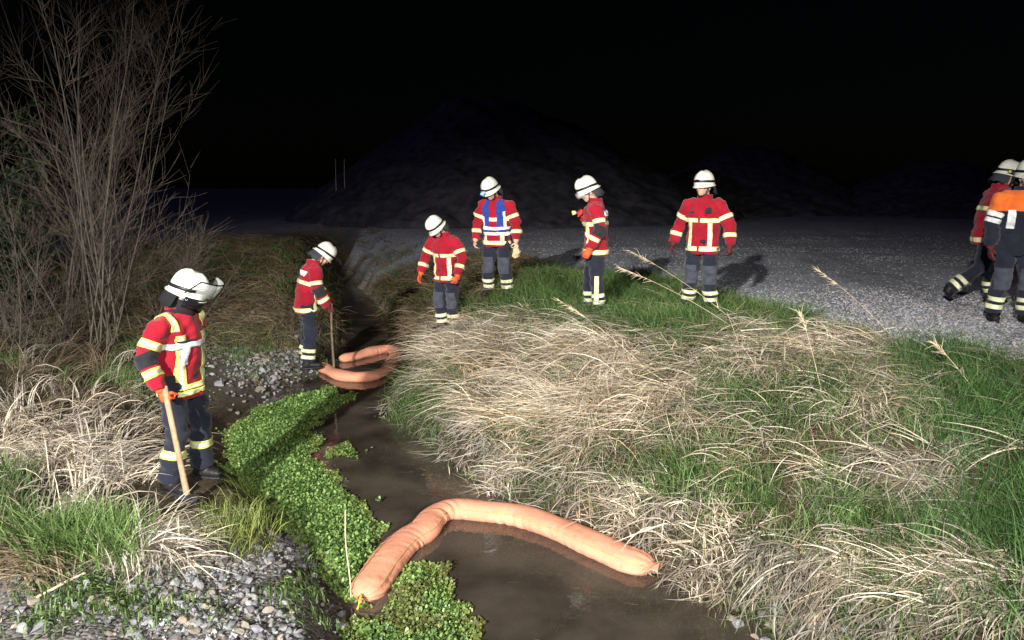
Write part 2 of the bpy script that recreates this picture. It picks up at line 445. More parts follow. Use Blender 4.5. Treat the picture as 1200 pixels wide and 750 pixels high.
STRAWC = np.array([(.72, .62, .47), (.64, .55, .42), (.56, .50, .42), (.76, .68, .55), (.40, .36, .30), (.54, .40, .25), (.24, .18, .12), (.30, .25, .18)])
def straw_col(n, base=None):
    c = STRAWC[rng.integers(0, len(STRAWC), n)] if base is None else np.repeat(base[None], n, 0)
    return c * rng.uniform(.5, 1.22, (n, 1))
def green_col(n):
    k = rng.random((n, 1))
    return mixc((.04, .09, .022), (.24, .36, .11), k) * rng.uniform(.7, 1.2, (n, 1))
def rpts(n, x0, x1, y0, y1): return rng.uniform(x0, x1, n), rng.uniform(y0, y1, n)
def side(X, Y):
    a = dpoly(X, Y, RS); b = dpoly(X, Y, LS); return np.where(inside(X, Y, POLY), 0, np.where(a < b, 1, -1)), np.minimum(a, b)

# --- right bank
straw = Acc(); green = Acc()
X, Y = rpts(6400, -2.4, 8.2, 3.4, 12.5)
s, d = side(X, Y); Z = H(X, Y); px, py = project(X, Y, Z)
ok = (s == 1) & (gravel_right(X, Y) < .45) & ~((d < .42) & (py < 455)) & (px > -60) & (px < 1300) & (py < 830)
X, Y, Z, px, py, d = [a[ok] for a in (X, Y, Z, px, py, d)]
wd = gauss(px, py, DRY) * 1.15 + np.where(py < 372, .03, .14); wg = gauss(px, py, GRN) * 1.3 + .30
print('tussocks', len(X))
for k in range(len(X)):
    near = Y[k]
    if rng.random() < wd[k] / (wd[k] + wg[k] * .75):
        n = int(rng.uniform(18, 34) * (1.25 if wd[k] > .7 else .5) * (1.0 if near < 9 else .7))
        az = math.radians(205 + rng.normal(0, 62)) + (fbm(X[k:k + 1] * .7, Y[k:k + 1] * .7, 77)[0] - .5) * 4.5
        r = np.abs(rng.normal(0, .09, (n, 2))) * rng.choice([-1, 1], (n, 2))
        xs, ys = X[k] + r[:, 0], Y[k] + r[:, 1]
        root = np.stack([xs, ys, H(xs, ys)], -1)
        Lm = rng.uniform(.38, .88) * (1.0 if wd[k] > .6 else .75) * (.6 if d[k] < .5 else 1.) * (.62 if py[k] < 402 else 1.) * (.68 if py[k] > 600 else 1.); base = STRAWC[rng.choice(8, p=(.17, .16, .13, .17, .10, .11, .09, .07))] * rng.uniform(.75, 1.1)
        straw.add(ribbons(root, az + rng.normal(0, .42, n), np.abs(rng.normal(.85, .4, n)), rng.uniform(1.4, 2.2, n), Lm * rng.uniform(.5, 1.1, n), rng.uniform(.0045, .011, n), straw_col(n, base) * (1.3 if wd[k] > .7 else 1.), 5, rng.uniform(.5, 1.1)))
    else:
        n = int(rng.uniform(26, 46) * (1.0 if near < 9 else .8) * (1.5 if py[k] < 400 else 1.))
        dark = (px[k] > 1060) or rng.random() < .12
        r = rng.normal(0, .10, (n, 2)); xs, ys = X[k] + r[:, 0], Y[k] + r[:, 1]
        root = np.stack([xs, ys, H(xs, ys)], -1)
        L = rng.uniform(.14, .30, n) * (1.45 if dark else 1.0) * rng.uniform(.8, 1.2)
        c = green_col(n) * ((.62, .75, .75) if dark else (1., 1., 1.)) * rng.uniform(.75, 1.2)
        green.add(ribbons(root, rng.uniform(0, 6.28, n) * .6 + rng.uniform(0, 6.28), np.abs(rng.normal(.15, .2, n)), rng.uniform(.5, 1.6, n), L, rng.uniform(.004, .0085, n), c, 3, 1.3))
# loose stalks and leaf litter lying crosswise over the mat
n = 13000; X2, Y2 = rpts(n, -2.2, 7.5, 3.5, 11.5); s2, d2 = side(X2, Y2); Z2 = H(X2, Y2); qx, qy = project(X2, Y2, Z2)
k2 = (s2 == 1) & (d2 > .15) & (gravel_right(X2, Y2) < .5) & (rng.random(n) < np.clip(gauss(qx, qy, DRY) + .12, 0, 1)) & (qy > 372)
root = np.stack([X2, Y2, Z2 + rng.uniform(.06, .30, n) * np.clip(gauss(qx, qy, DRY), .3, 1)], -1)[k2]; n = len(root)
straw.add(ribbons(root, rng.uniform(0, 6.28, n), rng.uniform(1.0, 1.7, n), rng.uniform(1.2, 2.1, n), rng.uniform(.12, .5, n), rng.uniform(.004, .010, n), straw_col(n) * 1.12, 4, 1.))
# fringe hanging over the water along the right shore
def along(P, a, b, n):
    seg = np.linalg.norm(np.diff(P, axis=0), axis=1); cs = np.concatenate([[0], np.cumsum(seg)])
    u = rng.uniform(a, b, n)
    return np.stack([np.interp(u, cs, P[:, 0]), np.interp(u, cs, P[:, 1])], -1)
segl = np.concatenate([[0], np.cumsum(np.linalg.norm(np.diff(RS, axis=0), axis=1))])
for k in range(330):
    p = along(RS, segl[2] + .2, segl[12] + .5, 1)[0] + np.array([rng.uniform(.02, .28), rng.uniform(0, .22)])
    ppx, ppy = project(p[0], p[1], -1.0)
    if ppy < 452 or (ppx > 780 and vnoise(p[:1] * 2.2, p[1:] * 2.2, 3)[0] < .5): continue
    n = int(rng.uniform(14, 26)); r = rng.normal(0, .07, (n, 2)); xs, ys = p[0] + r[:, 0], p[1] + r[:, 1]
    root = np.stack([xs, ys, H(xs, ys)], -1)
    az = math.radians(235) + rng.normal(0, .55) + rng.normal(0, .45, n)
    gp = gauss(np.array([ppx]), np.array([ppy]), [(490, 480, 60, 40, .9), (620, 590, 60, 30, .7), (560, 560, 40, 30, .6), (905, 710, 30, 30, .8)])[0]
    if rng.random() < gp:
        green.add(ribbons(root, az, np.abs(rng.normal(.3, .2, n)), rng.uniform(1.0, 2.2, n), rng.uniform(.15, .35, n), rng.uniform(.004, .008, n), green_col(n) * .9, 4, 1.1))
    else:
        base = mixc(STRAWC[rng.integers(0, 6)], (.36, .33, .28), rng.uniform(.3, .9)) * rng.uniform(.55, 1.0)
        big = 1.6 if ppx > 770 else 1.0
        straw.add(ribbons(root, az, np.abs(rng.normal(.55, .25, n)), rng.uniform(2.1, 2.9, n), rng.uniform(.12, .30, n) * (1.25 if ppx > 790 else 1.), rng.uniform(.005, .010, n) * (1.25 if ppx > 770 else 1.0), straw_col(n, base), 5, .8))
# broad pale leaves at the lower right
for k in range(80):
    cx, cy = random.choice([(985, 655), (1110, 690), (1150, 665), (840, 680), (1060, 700), (960, 690), (1170, 715)])
    q = hit(cx + rng.normal(0, 38), min(cy + rng.normal(0, 22), 748))
    if q[2] < WZ + .04: continue
    n = int(rng.uniform(7, 13))
    r = rng.normal(0, .05, (n, 2)); xs, ys = q[0] + r[:, 0], q[1] + r[:, 1]
    root = np.stack([xs, ys, np.maximum(H(xs, ys), WZ)], -1)
    base = mixc(STRAWC[rng.integers(0, 8)], (.40, .36, .31), rng.uniform(0, .6)) * .85
    straw.add(ribbons(root, math.radians(215) + rng.normal(0, .5, n), np.abs(rng.normal(.6, .3, n)), rng.uniform(1.8, 2.6, n), rng.uniform(.2, .48, n), rng.uniform(.007, .014, n), straw_col(n, base), 5, .8))
tag(straw.build('dry_grass', M_straw), 'matted pale dry grass lying over the right stream bank', 'dry grass', kind='stuff')
tag(green.build('green_grass', M_green), 'fresh green grass tufts between the straw on the right bank', 'grass', kind='stuff')

# --- left bank
straw = Acc(); green = Acc()
def tuft(acc, px_, py_, spread, nt, nb, Lr, az0, azs, wr, th0, th1, cfun, seg=6, pw=.8, rsp=.07):
    for k in range(nt):
        q = hit(px_ + rng.normal(0, spread[0]), py_ + rng.normal(0, spread[1]))
        if q[2] < WZ + .02 or np.hypot(q[0] - P1XY[0], (q[1] - P1XY[1] + .28) * .8) < .5: continue
        n = int(nb * rng.uniform(.7, 1.3)); r = rng.normal(0, rsp, (n, 2)); xs, ys = q[0] + r[:, 0], q[1] + r[:, 1]
        root = np.stack([xs, ys, H(xs, ys)], -1)
        acc.add(ribbons(root, math.radians(az0) + rng.normal(0, azs) + rng.normal(0, .3, n), np.abs(rng.normal(th0[0], th0[1], n)), rng.uniform(th1[0], th1[1], n),
                        rng.uniform(Lr[0], Lr[1], n), rng.uniform(wr[0], wr[1], n), cfun(n), seg, pw))
sc_ = lambda n: straw_col(n, STRAWC[rng.integers(0, 4)] * rng.uniform(.8, 1.1))
sd_ = lambda n: straw_col(n, np.array((.26, .20, .13)) * rng.uniform(.7, 1.3))
tuft(straw, 40, 530, (60, 22), 34, 18, (.35, .8), 25, .8, (.006, .012), (.7, .3), (1.6, 2.5), sc_)
tuft(straw, 115, 560, (34, 16), 22, 16, (.3, .6), 10, .9, (.006, .013), (.6, .3), (1.5, 2.5), sc_)
tuft(straw, 150, 640, (30, 10), 30, 20, (.25, .5), -20, .7, (.006, .012), (.8, .3), (1.6, 2.4), sc_)
tuft(straw, 120, 648, (50, 8), 14, 16, (.3, .6), 60, .9, (.007, .014), (.25, .2), (1.0, 2.3), sc_)
tuft(straw, 30, 655, (40, 12), 26, 20, (.4, .7), 200, .9, (.006, .012), (.3, .2), (1.4, 2.2), sd_)
tuft(straw, 60, 470, (60, 28), 46, 14, (.3, .6), 40, .9, (.006, .011), (.3, .25), (1.3, 2.3), sd_)
tuft(straw, 30, 420, (50, 28), 36, 14, (.3, .6), 10, 1.2, (.006, .011), (.2, .25), (1.0, 2.0), sd_)
tuft(straw, 165, 485, (16, 36), 22, 14, (.25, .5), -30, 1.0, (.006, .011), (.3, .25), (1.3, 2.3), sc_)
tuft(straw, 235, 612, (20, 8), 10, 14, (.2, .34), -30, .8, (.006, .011), (.5, .25), (1.5, 2.3), sc_)
cw_ = lambda n: straw_col(n, STRAWC[rng.integers(0, 5)] * rng.uniform(.7, 1.1))
tuft(straw, 70, 560, (70, 40), 40, 10, (.3, .65), 20, 1.3, (.008, .015), (.3, .3), (2.0, 3.3), cw_, 7, 2.0)
tuft(straw, 150, 610, (50, 25), 26, 10, (.25, .5), -10, 1.3, (.008, .015), (.35, .3), (2.0, 3.3), cw_, 7, 1.8)
tuft(straw, 60, 500, (60, 30), 26, 12, (.35, .8), 20, 1.3, (.008, .017), (.15, .2), (2.0, 3.3), cw_, 7, 2.0)
tuft(green, 65, 660, (26, 7), 16, 34, (.3, .5), 90, 2.5, (.007, .013), (.1, .12), (.3, 1.3), green_col, 4, 1.4, .06)
tuft(green, 125, 655, (18, 6), 16, 34, (.28, .45), 90, 2.5, (.007, .013), (.1, .12), (.3, 1.3), green_col, 4, 1.4, .06)
tuft(green, 8, 600, (10, 22), 14, 30, (.25, .45), 90, 2.5, (.006, .011), (.1, .12), (.3, 1.3), lambda n: green_col(n) * .7, 4, 1.4, .06)
tuft(green, 160, 450, (14, 16), 14, 30, (.2, .35), 90, 2.5, (.005, .01), (.1, .12), (.3, 1.3), green_col, 4, 1.4, .06)
tuft(green, 275, 598, (26, 22), 60, 30, (.1, .22), 90, 2.5, (.004, .008), (.15, .15), (.4, 1.4), lambda n: green_col(n) * (1.5, 1.15, 1.), 3, 1.4, .07)
tuft(green, 320, 425, (40, 18), 26, 22, (.08, .18), 90, 2.5, (.005, .009), (.2, .15), (.5, 1.5), lambda n: green_col(n) * .9, 3, 1.4, .08)
tuft(green, 110, 708, (60, 18), 60, 22, (.02, .06), 90, 2.5, (.006, .012), (.5, .3), (1.0, 1.9), lambda n: green_col(n) * .8, 3, 1.2, .06)
tuft(green, 345, 690, (14, 22), 16, 18, (.04, .1), 90, 2.5, (.005, .01), (.4, .3), (.8, 1.7), lambda n: green_col(n) * .9, 3, 1.2, .05)
tuft(green, 70, 425, (60, 24), 22, 22, (.12, .3), 90, 2.5, (.006, .011), (.2, .2), (.5, 1.5), lambda n: green_col(n) * .7, 3, 1.4, .08)
tag(straw.build('dry_grass', M_straw), 'long arching straw tufts on the left bank under the bare shrub', 'dry grass', kind='stuff')
tag(green.build('green_grass', M_green), 'bright green blades at the foot of the left straw tufts', 'grass', kind='stuff')

# --- rough grass on the bank behind the stream
straw = Acc(); green = Acc()
X, Y = rpts(4200, -8.5, .6, 9.8, 21)
s, d = side(X, Y); Z = H(X, Y); px, py = project(X, Y, Z)
ok = (s != 0) & (px > -40) & ~((s == 1) & (gravel_right(X, Y) > .4)) & (d > .05) & (((Y > 11.0) & (s == -1)) | ((s == 1) & (Y > 11.2))) & ((Y < 16) | (rng.random(len(X)) < .35))
X, Y = X[ok], Y[ok]
for k in range(len(X)):
    n = int(rng.uniform(9, 16)); r = rng.normal(0, .12, (n, 2)); xs, ys = X[k] + r[:, 0], Y[k] + r[:, 1]
    root = np.stack([xs, ys, H(xs, ys)], -1)
    g = fbm(X[k:k + 1] * .9, Y[k:k + 1] * .9, 99)[0]
    if rng.random() < (g - .3) * 1.3:
        green.add(ribbons(root, rng.uniform(0, 6.28, n), np.abs(rng.normal(.2, .2, n)), rng.uniform(.6, 1.7, n), rng.uniform(.15, .32, n), rng.uniform(.007, .013, n), green_col(n) * (.8, .75, .8), 3, 1.2))
    else:
        straw.add(ribbons(root, math.radians(250) + rng.normal(0, .7, n), np.abs(rng.normal(.45, .3, n)), rng.uniform(1.4, 2.2, n), rng.uniform(.25, .6, n), rng.uniform(.007, .013, n), straw_col(n, np.array((.33, .25, .15)) * rng.uniform(.7, 1.2)), 4, .8))
tuft(straw, 385, 292, (42, 16), 90, 14, (.2, .5), 250, .9, (.007, .013), (.4, .3), (1.3, 2.2), sd_, 4)
tuft(straw, 460, 318, (30, 20), 60, 14, (.2, .5), 230, .9, (.007, .013), (.4, .3), (1.3, 2.2), sd_, 4)
tuft(green, 450, 320, (40, 22), 40, 20, (.12, .26), 230, 2.5, (.006, .011), (.2, .2), (.6, 1.6), lambda n: green_col(n) * .8, 3, 1.2, .09)
tuft(straw, 230, 405, (50, 16), 50, 14, (.15, .4), 250, 1.4, (.006, .012), (.7, .3), (1.4, 2.2), sd_, 4)
tuft(green, 250, 400, (50, 14), 26, 20, (.08, .2), 230, 2.5, (.006, .011), (.2, .2), (.6, 1.6), lambda n: green_col(n) * .7, 3, 1.2, .09)
tag(straw.build('dry_grass', M_straw), 'brown rough dry grass on the bank behind the stream', 'dry grass', kind='stuff')
tag(green.build('green_grass', M_green), 'sparse dark green grass on the bank behind the stream', 'grass', kind='stuff')

# --- watercress
def cress():
    polys = [[(338, 462), (395, 450), (405, 462), (378, 482), (366, 500), (372, 528), (398, 560), (425, 582), (448, 612), (452, 640), (432, 672), (415, 705), (402, 705), (380, 668), (345, 622), (302, 580), (262, 545), (262, 505), (290, 480)],
             [(490, 652), (510, 662), (528, 684), (548, 704), (556, 730), (562, 775), (415, 775), (404, 728), (425, 722), (455, 700), (472, 668)],
             [(386, 520), (405, 514), (428, 524), (425, 534), (395, 534)], [(388, 462), (410, 458), (412, 470), (384, 482)]]
    acc_v = []; acc_f = []; acc_c = []; base = 0
    hexa = np.array([(0, -.5), (.34, -.28), (.42, .1), (.2, .45), (-.2, .45), (-.42, .1), (-.34, -.28)])
    for pi, P in enumerate(polys):
        Q = np.array([W(x, y, WZ + .05) for x, y in P]); lo, hi = Q.min(0), Q.max(0)
        n = int(26000 * (hi - lo)[0] * (hi - lo)[1] / 2.2)
        X, Y = rpts(n, lo[0], hi[0], lo[1], hi[1])
        X += rng.normal(0, .025, n); Y += rng.normal(0, .025, n)
        ok = inside(X + (fbm(X * 6, Y * 6, 81) - .5) * .42, Y + (fbm(X * 6, Y * 6, 82) - .5) * .42, Q)
        if pi == 1: ok &= rng.random(n) < .8
        if pi >= 2: ok &= rng.random(n) < .65
        X, Y = X[ok], Y[ok]; n = len(X)
        dq = dpoly(X, Y, np.vstack([Q, Q[:1]]))
        hum = smooth(dq / .18) * (.012 + .075 * fbm(X * 5, Y * 5, 61)) * (1 if pi < 2 else .35)
        Z = np.maximum(WZ, H(X, Y)) + .012 + hum * rng.uniform(.3, 1.1, n)
        s = rng.uniform(.009, .024, n) * np.where(rng.random(n) < .15, 1.5, 1.)
        az = rng.uniform(0, 6.28, n); tx = rng.normal(0, .6, n); ty = rng.normal(0, .6, n)
        h = hexa[None] * s[:, None, None]
        u = h[..., 0] * np.cos(az)[:, None] - h[..., 1] * np.sin(az)[:, None]; v = h[..., 0] * np.sin(az)[:, None] + h[..., 1] * np.cos(az)[:, None]
        cup = (np.hypot(h[..., 0], h[..., 1]) ** 2) / s[:, None] * .5
        Vv = np.stack([X[:, None] + u, Y[:, None] + v, Z[:, None] + u * tx[:, None] + v * ty[:, None] + cup], -1)
        yl = np.clip(1 - dq / .12, 0, 1)[:, None] * (rng.random((n, 1)) < .5)
        c = mixc((.03, .075, .015), (.32, .48, .14), rng.random((n, 1)) ** 1.5) * (.65 + .7 * fbm(X * 2.2, Y * 2.2, 65)[:, None])
        c = mixc(c, (.26, .24, .06), yl * .6)
        if pi == 1: c = mixc(c, (.15, .13, .045), (fbm(X * 3 + 4, Y * 3, 71)[:, None] > .56) * .55)
        acc_v.append(Vv.reshape(-1, 3)); acc_f.append(np.arange(n * 7).reshape(n, 7) + base); acc_c.append(np.repeat(c, 7, 0)); base += n * 7
    o = link('watercress', mesh_np('watercress', np.vstack(acc_v), np.vstack(acc_f), True, np.vstack(acc_c)), colmat('cress_leaf', .45, .3, .45))
    tag(o, 'dense bright green watercress growing along the left edge of the stream', 'watercress', kind='stuff')
cress()

def floating():
    acc = Acc(); Q = np.vstack([LS[2:-3], RS[2:-3][::-1]])
    X, Y = rpts(900, -3, 3, 3.6, 11); ok = inside(X, Y, Q) & (rng.random(900) < .45); X, Y = X[ok], Y[ok]; n = len(X)
    root = np.stack([X, Y, np.full(n, WZ + .006)], -1)
    acc.add(ribbons(root, rng.uniform(0, 6.28, n), np.full(n, 1.57), np.full(n, 1.57), rng.uniform(.02, .16, n), rng.uniform(.003, .010, n), mixc((.06, .04, .025), (.30, .24, .15), rng.random((n, 1)) ** 2), 3, 1., False, 0.0))
    tag(acc.build('floating_debris', M_straw), 'bits of straw and dead leaf floating on the stream', 'debris', kind='stuff')
floating()

# ------------------------------------------------------------------ gravel
def stone_template(seed, lv):
    bm = bmesh.new(); bmesh.ops.create_icosphere(bm, subdivisions=lv, radius=.5)
    r = np.random.default_rng(seed); V = np.array([v.co[:] for v in bm.verts])
    for k in range(8):
        n = r.normal(size=3); n /= np.linalg.norm(n); dd = r.uniform(.17, .34)
        e = V @ n - dd; V = V - np.clip(e, 0, None)[:, None] * n * .97
    V *= r.uniform(.65, 1.35, 3) * np.array([1, .85, .72]); V += r.normal(0, .02, V.shape)
    F = np.array([[v.index for v in f.verts] for f in bm.faces]); bm.free()
    return V, F
TPL = [stone_template(k, 1) for k in range(6)]
TPL2 = [stone_template(k + 20, 2) for k in range(6)]
def scatter_stones(acc, X, Y, S, tpls, c, lift=.12):
    for k, (tv, tf) in enumerate(tpls):
        m = (np.arange(len(X)) % len(tpls)) == k; n = m.sum()
        if n == 0: continue
        az = rng.uniform(0, 6.28, n); ti = rng.normal(0, .7, n)
        s = S[m][:, None, None]; p = tv[None] * s
        y2 = p[..., 1] * np.cos(ti)[:, None] - p[..., 2] * np.sin(ti)[:, None]; z2 = p[..., 1] * np.sin(ti)[:, None] + p[..., 2] * np.cos(ti)[:, None]
        x3 = p[..., 0] * np.cos(az)[:, None] - y2 * np.sin(az)[:, None]; y3 = p[..., 0] * np.sin(az)[:, None] + y2 * np.cos(az)[:, None]
        V = np.stack([x3 + X[m][:, None], y3 + Y[m][:, None], z2 + (H(X[m], Y[m]) + S[m] * lift)[:, None]], -1).reshape(-1, 3)
        F = (tf[None] + (np.arange(n) * len(tv))[:, None, None]).reshape(-1, 3)
        acc.add((V, F, np.repeat(c[m], len(tv), 0)))
def stone_col(n, blue=1.0):
    g = rng.uniform(.06, .26, (n, 1)) + .10 * (rng.random((n, 1)) < .12)
    c = g * np.array([.98, .99, 1.03 * blue]) * rng.uniform(.94, 1.06, (n, 3))
    br = rng.random((n, 1)) < .25
    return np.where(br, c * (1.1, .92, .72), c)
M_stone = colmat('crushed_stone', .8, 0, .3, .3, 45.)
gA = Acc()
X, Y = rpts(22000, -4.6, -.5, 3.6, 6.2); s, d = side(X, Y); px, py = project(X, Y, H(X, Y))
w = smooth((py - 622 - 12 * np.sin(px * .03)) / 25) * (px < 402) * (px > -30) * (py < 790) * np.clip((fbm(X * 2.2, Y * 2.2, 15) - .33) * 4.5, .12, 1)
ok = (s == -1) & (rng.random(len(X)) < w); X, Y = X[ok], Y[ok]
scatter_stones(gA, X, Y, rng.uniform(.015, .034, len(X)) * np.where(rng.random(len(X)) < .22, rng.uniform(1.5, 2.6, len(X)), 1.), TPL, stone_col(len(X)) * 1.0, .14)
X, Y = rpts(3000, -4.6, -1.9, 7.5, 11.2); s, d = side(X, Y); px, py = project(X, Y, H(X, Y))
ok = (s == -1) & (rng.random(len(X)) < np.exp(-(((px - 325) / 65) ** 2 + ((py - 430) / 32) ** 2)) * 1.2) ; X, Y = X[ok], Y[ok]
scatter_stones(gA, X, Y, rng.uniform(.03, .11, len(X)), TPL, stone_col(len(X), .93))
tag(gA.build('gravel', M_stone, False), 'loose grey gravel on the left bank', 'gravel', kind='stuff')
gB = Acc()
X, Y = rpts(54000, -2.5, 16, 8.0, 26); s, d = side(X, Y); px, py = project(X, Y, H(X, Y))
ok = (s == 1) & (px < 1270) & (rng.random(len(X)) < gravel_right(X, Y) * np.clip((fbm(X * .35 + 3, Y * .8, 19) - .36) * 4, .22, 1) * np.clip(1.2 - (Y - 9) / 15, 0, 1)); X, Y = X[ok], Y[ok]
scatter_stones(gB, X, Y, rng.uniform(.025, .065, len(X)), TPL, stone_col(len(X), 1.06) * .7 + .09, -.02)
print('gravel right', len(X))
X, Y = rpts(26000, 2.0, 9.5, 6.6, 11.5); s, d = side(X, Y); px, py = project(X, Y, H(X, Y))
ok = (s == 1) & (px < 1240) & (rng.random(len(X)) < gravel_right(X, Y) * np.clip((fbm(X * .5 + 3, Y * .9, 29) - .3) * 4, .1, 1) * np.clip((11.6 - Y) / 2.6, 0, 1)); X, Y = X[ok], Y[ok]
scatter_stones(gB, X, Y, rng.uniform(.02, .055, len(X)), TPL, stone_col(len(X), 1.06) * .95 + .10, .1)
tag(gB.build('gravel', M_stone, False), 'grey crushed gravel spread over the plain behind the bank', 'gravel', kind='stuff')
# larger stones, each an object of its own on the ground
st_me = []
for k, (tv, tf) in enumerate(TPL2):
    c = np.repeat(stone_col(1) * .85 + .01, len(tv), 0); me = mesh_np('stone', tv, tf, False, c); me.materials.append(M_stone); st_me.append(me)
zones = [(60, 190, 690, 70, 24, .04, .10), (40, 290, 690, 60, 40, .05, .08), (46, 330, 428, 42, 22, .08, .17), (30, 930, 738, 50, 12, .07, .15), (22, 300, 720, 50, 20, .05, .08), (14, 140, 715, 60, 20, .08, .12), (40, 1130, 400, 50, 16, .06, .11), (16, 985, 735, 40, 10, .08, .16)]
for n, cx, cy, sx, sy, a, b in zones:
    for k in range(n):
        q = hit(cx + rng.normal(0, sx), min(cy + rng.normal(0, sy), 756))
        if q[2] < WZ + .03 and cx < 800: continue
        s = rng.uniform(a, b); o = bpy.data.objects.new('stone', random.choice(st_me)); col.objects.link(o); o.parent = ground
        o.location = (q[0], q[1], q[2] + s * .12); o.rotation_euler = (rng.normal(0, .3), rng.normal(0, .3), rng.uniform(0, 6.28)); o.scale = (s, s, s)

# ------------------------------------------------------------------ bare shrub and leafy bush at the left
M_bark = mat('shrub_bark', (.10, .085, .07), .85, .35, 20., .4, 80.)
M_twig = mat('shrub_twig', (.105, .082, .064), .8, .3, 9.)
def poly_tubes(lines, sides=4):
    """lines: list of (pts (k,3), r0, r1)"""
    Vs = []; Fs = []; b = 0
    for P, r0, r1 in lines:
        k = len(P); T = np.gradient(P, axis=0); T /= np.linalg.norm(T, axis=1)[:, None] + 1e-9
        ref = np.array([.31, .77, .2]); A = np.cross(T, ref); A /= np.linalg.norm(A, axis=1)[:, None] + 1e-9; B = np.cross(T, A)
        r = np.linspace(r0, r1, k)[:, None, None]; w = np.arange(sides) * 2 * math.pi / sides
        R = P[:, None] + r * (A[:, None] * np.cos(w)[None, :, None] + B[:, None] * np.sin(w)[None, :, None])
        Vs.append(R.reshape(-1, 3))
        i = np.arange(k * sides).reshape(k, sides); j = np.roll(i, -1, 1)
        Fs.append(np.stack([i[:-1], j[:-1], j[1:], i[1:]], -1).reshape(-1, 4) + b); b += k * sides
    return np.vstack(Vs), np.vstack(Fs)
def grow(p, d, L, k, wob, grav):
    P = [p]; d = d / np.linalg.norm(d)
    for i in range(k):
        d = d + rng.normal(0, wob, 3) + np.array([0, 0, grav]); d /= np.linalg.norm(d); P.append(P[-1] + d * L / k)
    return np.array(P)
def at(P, t):
    x = t * (len(P) - 1); i = min(int(x), len(P) - 2); return P[i] + (P[i + 1] - P[i]) * (x - i), P[i + 1] - P[i]
def bare_shrub(name, spots, label, nst, Lr, fan, tw=1.0, rad=(.008, .017)):
    c = np.mean([hit(*s) for s in spots], 0)
    t = empty(name, (c[0], c[1], H(c[0], c[1]))); o = np.array(t.location)
    lines = []
    for k in range(nst):
        b = hit(*random.choice(spots)) + np.append(rng.normal(0, .16, 2), 0); b[2] = H(b[0], b[1]) - .06
        f = rng.uniform(*fan)
        L = rng.uniform(*Lr) * (1.1 - .3 * abs(f)); 
        P = grow(b - o, np.array([f, rng.normal(0, .22), 1.]), L, 11, .045, .03)
        r = rng.uniform(*rad)
        v, F = poly_tubes([(P, r, r * .18)], 7); link('trunk', mesh_np('trunk', v, F), M_bark, t)
        nb = int(rng.uniform(12, 20) * tw)
        for j in range(nb):
            u = rng.uniform(.08, .95); q, dr = at(P, u); dr = dr / np.linalg.norm(dr)
            sd = rng.normal(0, 1, 3) * (1, .8, .35) + np.array([.25, 0, .1]); sd -= dr * (sd @ dr); sd /= np.linalg.norm(sd) + 1e-9
            Bl = rng.uniform(.5, 1.5) * (1.15 - .7 * u) * L / 4.5
            B = grow(q, dr * rng.uniform(.7, 1.2) + sd * .62, Bl, 6, .07, .05); rb = r * .24 * (1.1 - .6 * u)
            lines.append((B, rb, .0018))
            for m in range(int(rng.uniform(5, 10) * tw)):
                q2, d2 = at(B, rng.uniform(.15, .98)); d2 = d2 / np.linalg.norm(d2)
                sd = rng.normal(0, 1, 3) * (1, .8, .5); sd -= d2 * (sd @ d2); sd /= np.linalg.norm(sd) + 1e-9
                lines.append((grow(q2, d2 + sd * .75, rng.uniform(.18, .6), 4, .1, .04), .0024, .0012))
    v, F = poly_tubes(lines, 4); link('crown', mesh_np('crown', v, F), M_twig, t)
    tag(t, label, 'shrub')
bare_shrub('bare_shrub', [(110, 408), (95, 400), (128, 402), (120, 412), (80, 398), (140, 396)], 'tall leafless many-stemmed shrub fanning out behind the man with the hammer', 19, (4.2, 6.6), (-.38, .50), 1.1)
bare_shrub('bare_shrub', [(200, 388), (220, 380), (235, 372), (180, 392)], 'low bare twiggy thicket at the right foot of the tall leafless shrub', 14, (1.0, 2.0), (-.6, .9), .7, (.005, .010))
bare_shrub('bare_shrub', [(20, 425), (45, 415), (70, 405)], 'low bare twiggy thicket under the dark leafy bush', 10, (1.0, 2.2), (-.6, .6), .7, (.005, .010))
def leafy_bush():
    c = hit(18, 402) + [-.5, .6, 0]; t = empty('leafy_bush', (c[0], c[1], H(c[0], c[1])))
    lines = []
    V = []; C = []
    for k in range(12):
        P = grow(rng.normal(0, .18, 3) * (1, 1, 0), np.array([rng.normal(0, .3), rng.normal(0, .3), 1.]), rng.uniform(2.2, 4.0), 9, .08, .02)
        v, F = poly_tubes([(P, .028, .008)], 6); link('trunk', mesh_np('trunk', v, F), M_bark, t)
        for j in range(34):
            q, dr = at(P, rng.uniform(.08, 1)); B = grow(q, dr / np.linalg.norm(dr) * .4 + rng.normal(0, .7, 3), rng.uniform(.25, .75), 4, .12, .0); lines.append((B, .006, .003))
            for m in range(18):
                p, d2 = at(B, rng.uniform(.1, 1)); p = p + rng.normal(0, .05, 3)
                a = rng.normal(0, 1, 3); a /= np.linalg.norm(a); b = np.cross(a, rng.normal(0, 1, 3)); b /= np.linalg.norm(b) + 1e-9; s = rng.uniform(.03, .055)
                V += [p - a * s, p + b * s * .45, p + a * s, p - b * s * .45]; C.append(rng.uniform(.5, 1.2))
    v, F = poly_tubes(lines, 4); br = tag(link('branches', mesh_np('branches', v, F), M_bark, t), kind='stuff')
    n = len(C); cc = np.repeat(np.array(C)[:, None] * np.array([[.028, .055, .018]]), 4, 0)
    link('crown', mesh_np('crown', np.array(V), np.arange(n * 4).reshape(n, 4), False, cc), M_green, t)
    tag(t, 'dark green leafy bush left of the bare shrub', 'bush')
leafy_bush()

